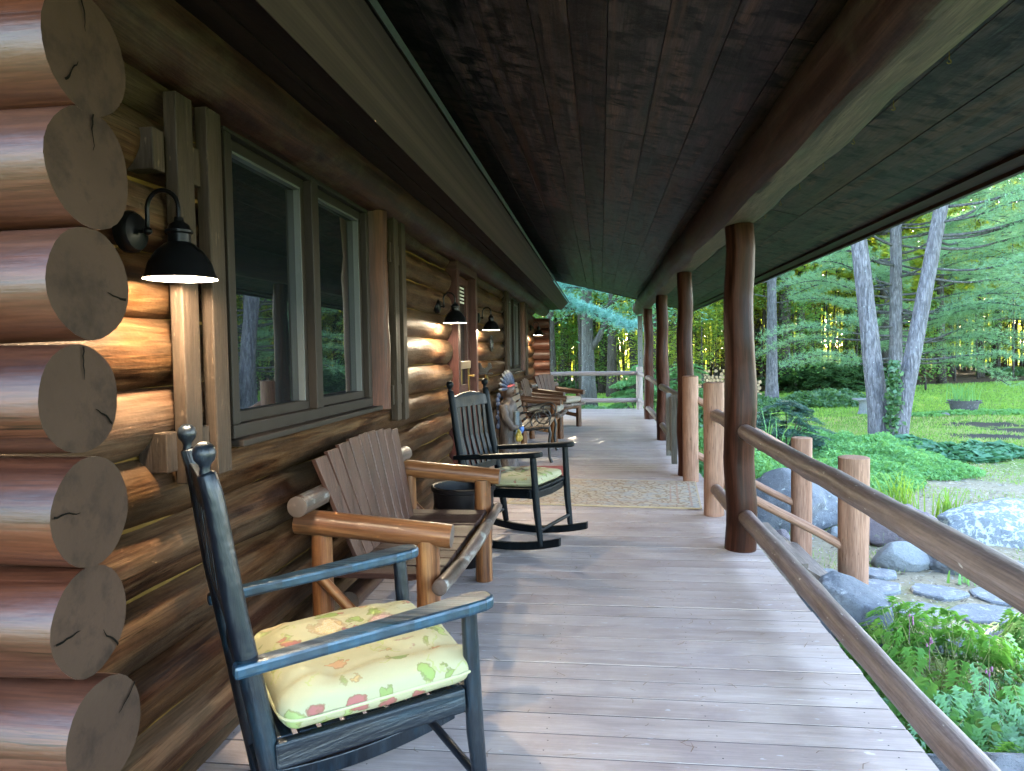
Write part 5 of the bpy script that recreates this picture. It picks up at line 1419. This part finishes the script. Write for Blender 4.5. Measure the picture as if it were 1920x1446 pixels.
def scatter(protos, n, xr, yr, dmin, seed, s0=.8, s1=1.2, avoid=()):
    r = np.random.default_rng(seed); P_ = []; t = 0; k = 0
    while len(P_) < n and t < 20000:
        t += 1; y = r.uniform(*yr); lo = -.33 * y; hi = .60 * y + 4
        x = r.uniform(max(xr[0], lo), min(xr[1], hi))
        if y < 37.5 + .1 * x: continue
        if any((x - a) ** 2 + (y - b) ** 2 < dmin ** 2 for a, b in P_): continue
        if any(abs(x - (a + (y - b) * a / b)) < w_ for (a, b, w_) in avoid): continue
        P_.append((x, y)); pr = protos[k % len(protos)]
        o = pr if k < len(protos) else copy_tree(pr)
        o.location = (x, y, gz(x, y) - .05); o.rotation_euler = (0, 0, r.uniform(0, 6.28)); s = r.uniform(s0, s1); o.scale = (s, s, s * r.uniform(.9, 1.1)); k += 1
scatter(tall, 66, (-22, 40), (39, 63), 2.1, 1)
scatter(young, 100, (-22, 40), (38.5, 62), 1.7, 2)
scatter(pole, 175, (-22, 40), (38.5, 62), .8, 3)
for i, (x, y, z_) in enumerate(((13.7, 36.6, 1.0), (14.35, 37.2, .85), (8.9, 37.0, 1.1), (10.0, 38.0, .9), (21.5, 37.8, .6), (17.2, 39, .7))):
    o = copy_tree(tall[i % 3]); o.location = (x, y, gz(x, y) - .05); o.rotation_euler = (0, 0, i * 1.3); o.scale = (z_ * 1.2, z_ * 1.2, 1)
for i, (x, y) in enumerate(((-2.2, 33.5), (-.9, 35.0), (.5, 33.8), (1.6, 35.4), (2.5, 33.2), (3.4, 35.0), (4.4, 36.5), (-3.6, 35.5), (.1, 37.5), (2.8, 38.2))):
    o = copy_tree(tall[i % 3]); o.location = (x, y, gz(x, y) - .05); o.rotation_euler = (0, 0, i * 2.1); o.scale = (.9, .9, 1)
for i in range(16):
    x, y = -7 + .75 * i + rr_.normal() * .4, 35.5 + rr_.uniform(-1.5, 2.5); o = copy_tree(young[(2, 3)[i % 2]]); o.location = (x, y, gz(x, y) - .05); o.rotation_euler = (0, 0, i * 1.7); s = rr_.uniform(.8, 1.1); o.scale = (s, s, s)
# leafy young trees nearer than the wood, left of the lawn
for i, (x, y, k, s, lab) in enumerate(((-3.2, 30.5, 2, 1.15, 'leafy sapling left of the stout maple'), (1.6, 31.5, 0, 1.0, 'leafy sapling right of the stout maple'), (2.9, 27.5, 1, .85, 'leafy young maple behind the far porch posts'), (4.3, 31.0, 0, 1.1, 'green young tree behind the wood pile'), (6.1, 34.0, 3, .8, 'shade green young tree left of the speckled pine'), (9.0, 34.6, 2, 1.2, 'low leafy tree right of the speckled pine'), (14.6, 34.6, 2, 1.0, 'low leafy tree behind the whorled pine'))):
    o = copy_tree(young[k]); o.location = (x, y, gz(x, y) - .05); o.rotation_euler = (0, 0, i); o.scale = (s, s, s); o['label'] = lab
    del o['group']

# the far side of the wood, one mass
r = np.random.default_rng(99); n = 34000
c = np.stack([r.uniform(-30, 48, n), r.uniform(60, 68, n), GZ + 20 * r.random(n) ** 1.9], 1)
keep = (fnoise(c[:, 0], c[:, 2], .35, 1) > -.22) & ((c[:, 2] > 2.0) | (r.random(n) < .5)); c = c[keep]
me = np_mesh('far_wood', leaf_quads(c, .55, .3, .6, r), 4, M['wood_leaf'])
o = link('far_wood', me); tag(o, 'far sunlit side of the wood glowing yellow green', 'wood', None, 'stuff')
mb = MB()
for i in range(760):
    x, y = r.uniform(-30, 48), r.uniform(52, 69); rad = r.uniform(.03, .12)
    mb.tube([(x, y, GZ), (x + r.normal() * .3, y, GZ + 8), (x + r.normal() * .6, y, GZ + 20)], [rad, rad * .8, rad * .4], 5)
o = part('far_trunks', mb, M['dark_bark'], None, ang=180); tag(o, 'dense thin trunks at the far side of the wood', 'wood', None, 'stuff')
n = 16000; c = np.stack([r.uniform(-75, 100, n), r.uniform(118, 126, n), GZ + 17 * r.random(n) ** .9], 1)
o = link('far_treeline', np_mesh('far_treeline', leaf_quads(c, 1.5, .3, .7, r), 4, M['wood_leaf'])); tag(o, 'yellow green line of trees across the field behind the wood', 'treeline', None, 'stuff')
# leaf litter and seedlings on the wood floor
cover('undergrowth', [(x_, 39.5 + .1 * x_ + dy, 2.2, 1.6, .55) for x_, dy in ((-9, 0), (-5, 1.5), (-1.5, 0), (2.5, 1), (6, 0), (10, 2.5), (15.5, 2), (24, 3))], .13, 'under_leaf', 'dark ferns and seedlings along the edge of the wood', 170, .5, .5, 8)

# ivy between the twin trunks
r = np.random.default_rng(12); n = 900; u = r.random(n)
c = np.stack([6.35 + r.normal(size=n) * .075 * (1.1 - .5 * u), 16.62 + r.normal(size=n) * .10, GZ + .05 + 1.75 * u], 1)
o = link('ivy', np_mesh('ivy', leaf_quads(c, .10, .3, .75, r), 4, M['under_leaf'])); tag(o, 'dark ivy climbing between the twin pine trunks', 'ivy')

# ------------------------------------------------------------------ garden things
M['fire_bark'] = plain('firewood_bark', (.09, .065, .045), .9, .4, 30, .5)
M['fire_cut'] = plain('firewood_cut_face', (.36, .25, .15), .85, .35, 20, .3)
mb = MB(); mb.tube([(0, -.22, 0), (0, .22, 0)], [.075, .075], 7, 0, 1, .12, 4, 3)
fw = part('firewood_log', mb, [M['fire_bark'], M['fire_cut']], None, smooth=False); first = True
for (x0, cols, rows, y) in ((4.25, 8, 9, 32.6), (5.95, 8, 7, 33.4)):
    for rw in range(rows):
        for cl in range(cols - (rw % 2)):
            if rw > rows - 3 and random.random() < .3: continue
            o = fw if first else fw.copy()
            if not first: COL.objects.link(o)
            first = False
            o.location = (x0 + .155 * cl + .078 * (rw % 2), y + random.uniform(-.06, .06), GZ + .09 + .135 * rw); o.rotation_euler = (0, random.uniform(0, 6), random.uniform(-.08, .08)); s = random.uniform(.85, 1.15); o.scale = (s, 1, s)
            tag(o, 'cut log in the firewood stack at the edge of the wood', 'firewood', 'firewood logs stacked by the wood')
M['cauldron'] = plain('old_iron_cauldron', (.055, .055, .06), .75, .3, 10, .3, c2=(.13, .13, .13), thr=(.55, .65))
e = empty('cauldron_planter', (11.35, 24.2, gz(11.35, 24.2)), 0, 'wide dark iron cauldron planter standing on the lawn', 'planter')
mb = MB(); mb.lathe([(.001, .0), (.30, .0), (.36, .06), (.41, .30), (.43, .36), (.48, .375), (.48, .395), (.42, .395), (.40, .33), (.001, .31)], 36); part('bowl', mb, M['cauldron'], e)
mb = MB()
for s in (-1, 1): mb.tube([(s * .42, -.09, .30), (s * .50, -.07, .32), (s * .50, .07, .32), (s * .42, .09, .30)], .016, 8)
part('handle', mb, M['cauldron'], e)
strap('potted_plant', (11.35, 24.2, gz(11.35, 24.2) + .32), 48, .66, 'green strap leaved plant growing in the iron cauldron', 8, 'cover_leaf', .016, 1)
e = empty('stone_table', (8.25, 24.0, gz(8.25, 24)), 0, 'small stone table with slab top left of the twin pines', 'table')
mb = MB(); mb.box((0, 0, .47), (.52, .46, .05)); part('slab', mb, M['flag'], e, smooth=False, bevel=.008)
mb = MB(); mb.lathe([(.17, 0), (.15, .05), (.12, .12), (.115, .34), (.15, .43), (.17, .445)], 8, close=True); part('column', mb, M['stone_grey'], e, ang=20)
# ------------------------------------------------------------------ light, sky, camera
SUN_AZ, SUN_EL = radians(-1), radians(23)      # azimuth from +Y towards +X
for (x, y, z) in LAMPS: lamp_light(x, y, z, LAMP_W)
w = bpy.data.worlds.new('World'); scene.world = w; w.use_nodes = True; nt = w.node_tree; nt.nodes.clear()
sky = nt.nodes.new('ShaderNodeTexSky'); sky.sky_type = 'NISHITA'; sky.sun_disc = False
sky.sun_elevation = SUN_EL; sky.sun_rotation = SUN_AZ; sky.altitude = 200; sky.air_density = 1.0; sky.dust_density = 1.5; sky.ozone_density = 1.0
bg = nt.nodes.new('ShaderNodeBackground'); bg.inputs['Strength'].default_value = .15
ow = nt.nodes.new('ShaderNodeOutputWorld'); nt.links.new(sky.outputs[0], bg.inputs[0]); nt.links.new(bg.outputs[0], ow.inputs[0])
L = bpy.data.lights.new('sun', 'SUN'); L.energy = 4.2; L.angle = radians(.6); L.color = (1, .86, .62)
so = bpy.data.objects.new('sun', L); COL.objects.link(so)
d = V((sin(SUN_AZ) * cos(SUN_EL), cos(SUN_AZ) * cos(SUN_EL), sin(SUN_EL))); so.rotation_euler = d.to_track_quat('Z', 'Y').to_euler(); so.location = d * 60

cam = bpy.data.cameras.new('camera'); co = bpy.data.objects.new('camera', cam); COL.objects.link(co); scene.camera = co
cam.sensor_width = 36; cam.lens = 1350 / 1920 * 36; cam.clip_start = .05; cam.clip_end = 2000
a_, p_, roll = .12294891, .04617794, radians(.9)
f = V((-sin(a_) * cos(p_), cos(a_) * cos(p_), -sin(p_))); rgt = V((cos(a_), sin(a_), 0)); up = rgt.cross(f)
r2 = rgt * cos(roll) - up * sin(roll); u2 = rgt * sin(roll) + up * cos(roll)
co.matrix_world = Matrix(((r2.x, u2.x, -f.x, 0), (r2.y, u2.y, -f.y, 0), (r2.z, u2.z, -f.z, 1.35), (0, 0, 0, 1)))
vs = scene.view_settings; vs.view_transform = 'Standard'; vs.look = 'None'; vs.gamma = 1; vs.exposure = 4.6
scene.display_settings.display_device = 'sRGB'
cy = scene.cycles
cy.max_bounces = 7; cy.diffuse_bounces = 4; cy.glossy_bounces = 3; cy.transmission_bounces = 4; cy.transparent_max_bounces = 4
cy.sample_clamp_indirect = 6; cy.use_denoising = True; cy.use_adaptive_sampling = True; cy.adaptive_threshold = .015
try: cy.denoiser = 'OPENIMAGEDENOISE'
except Exception: pass
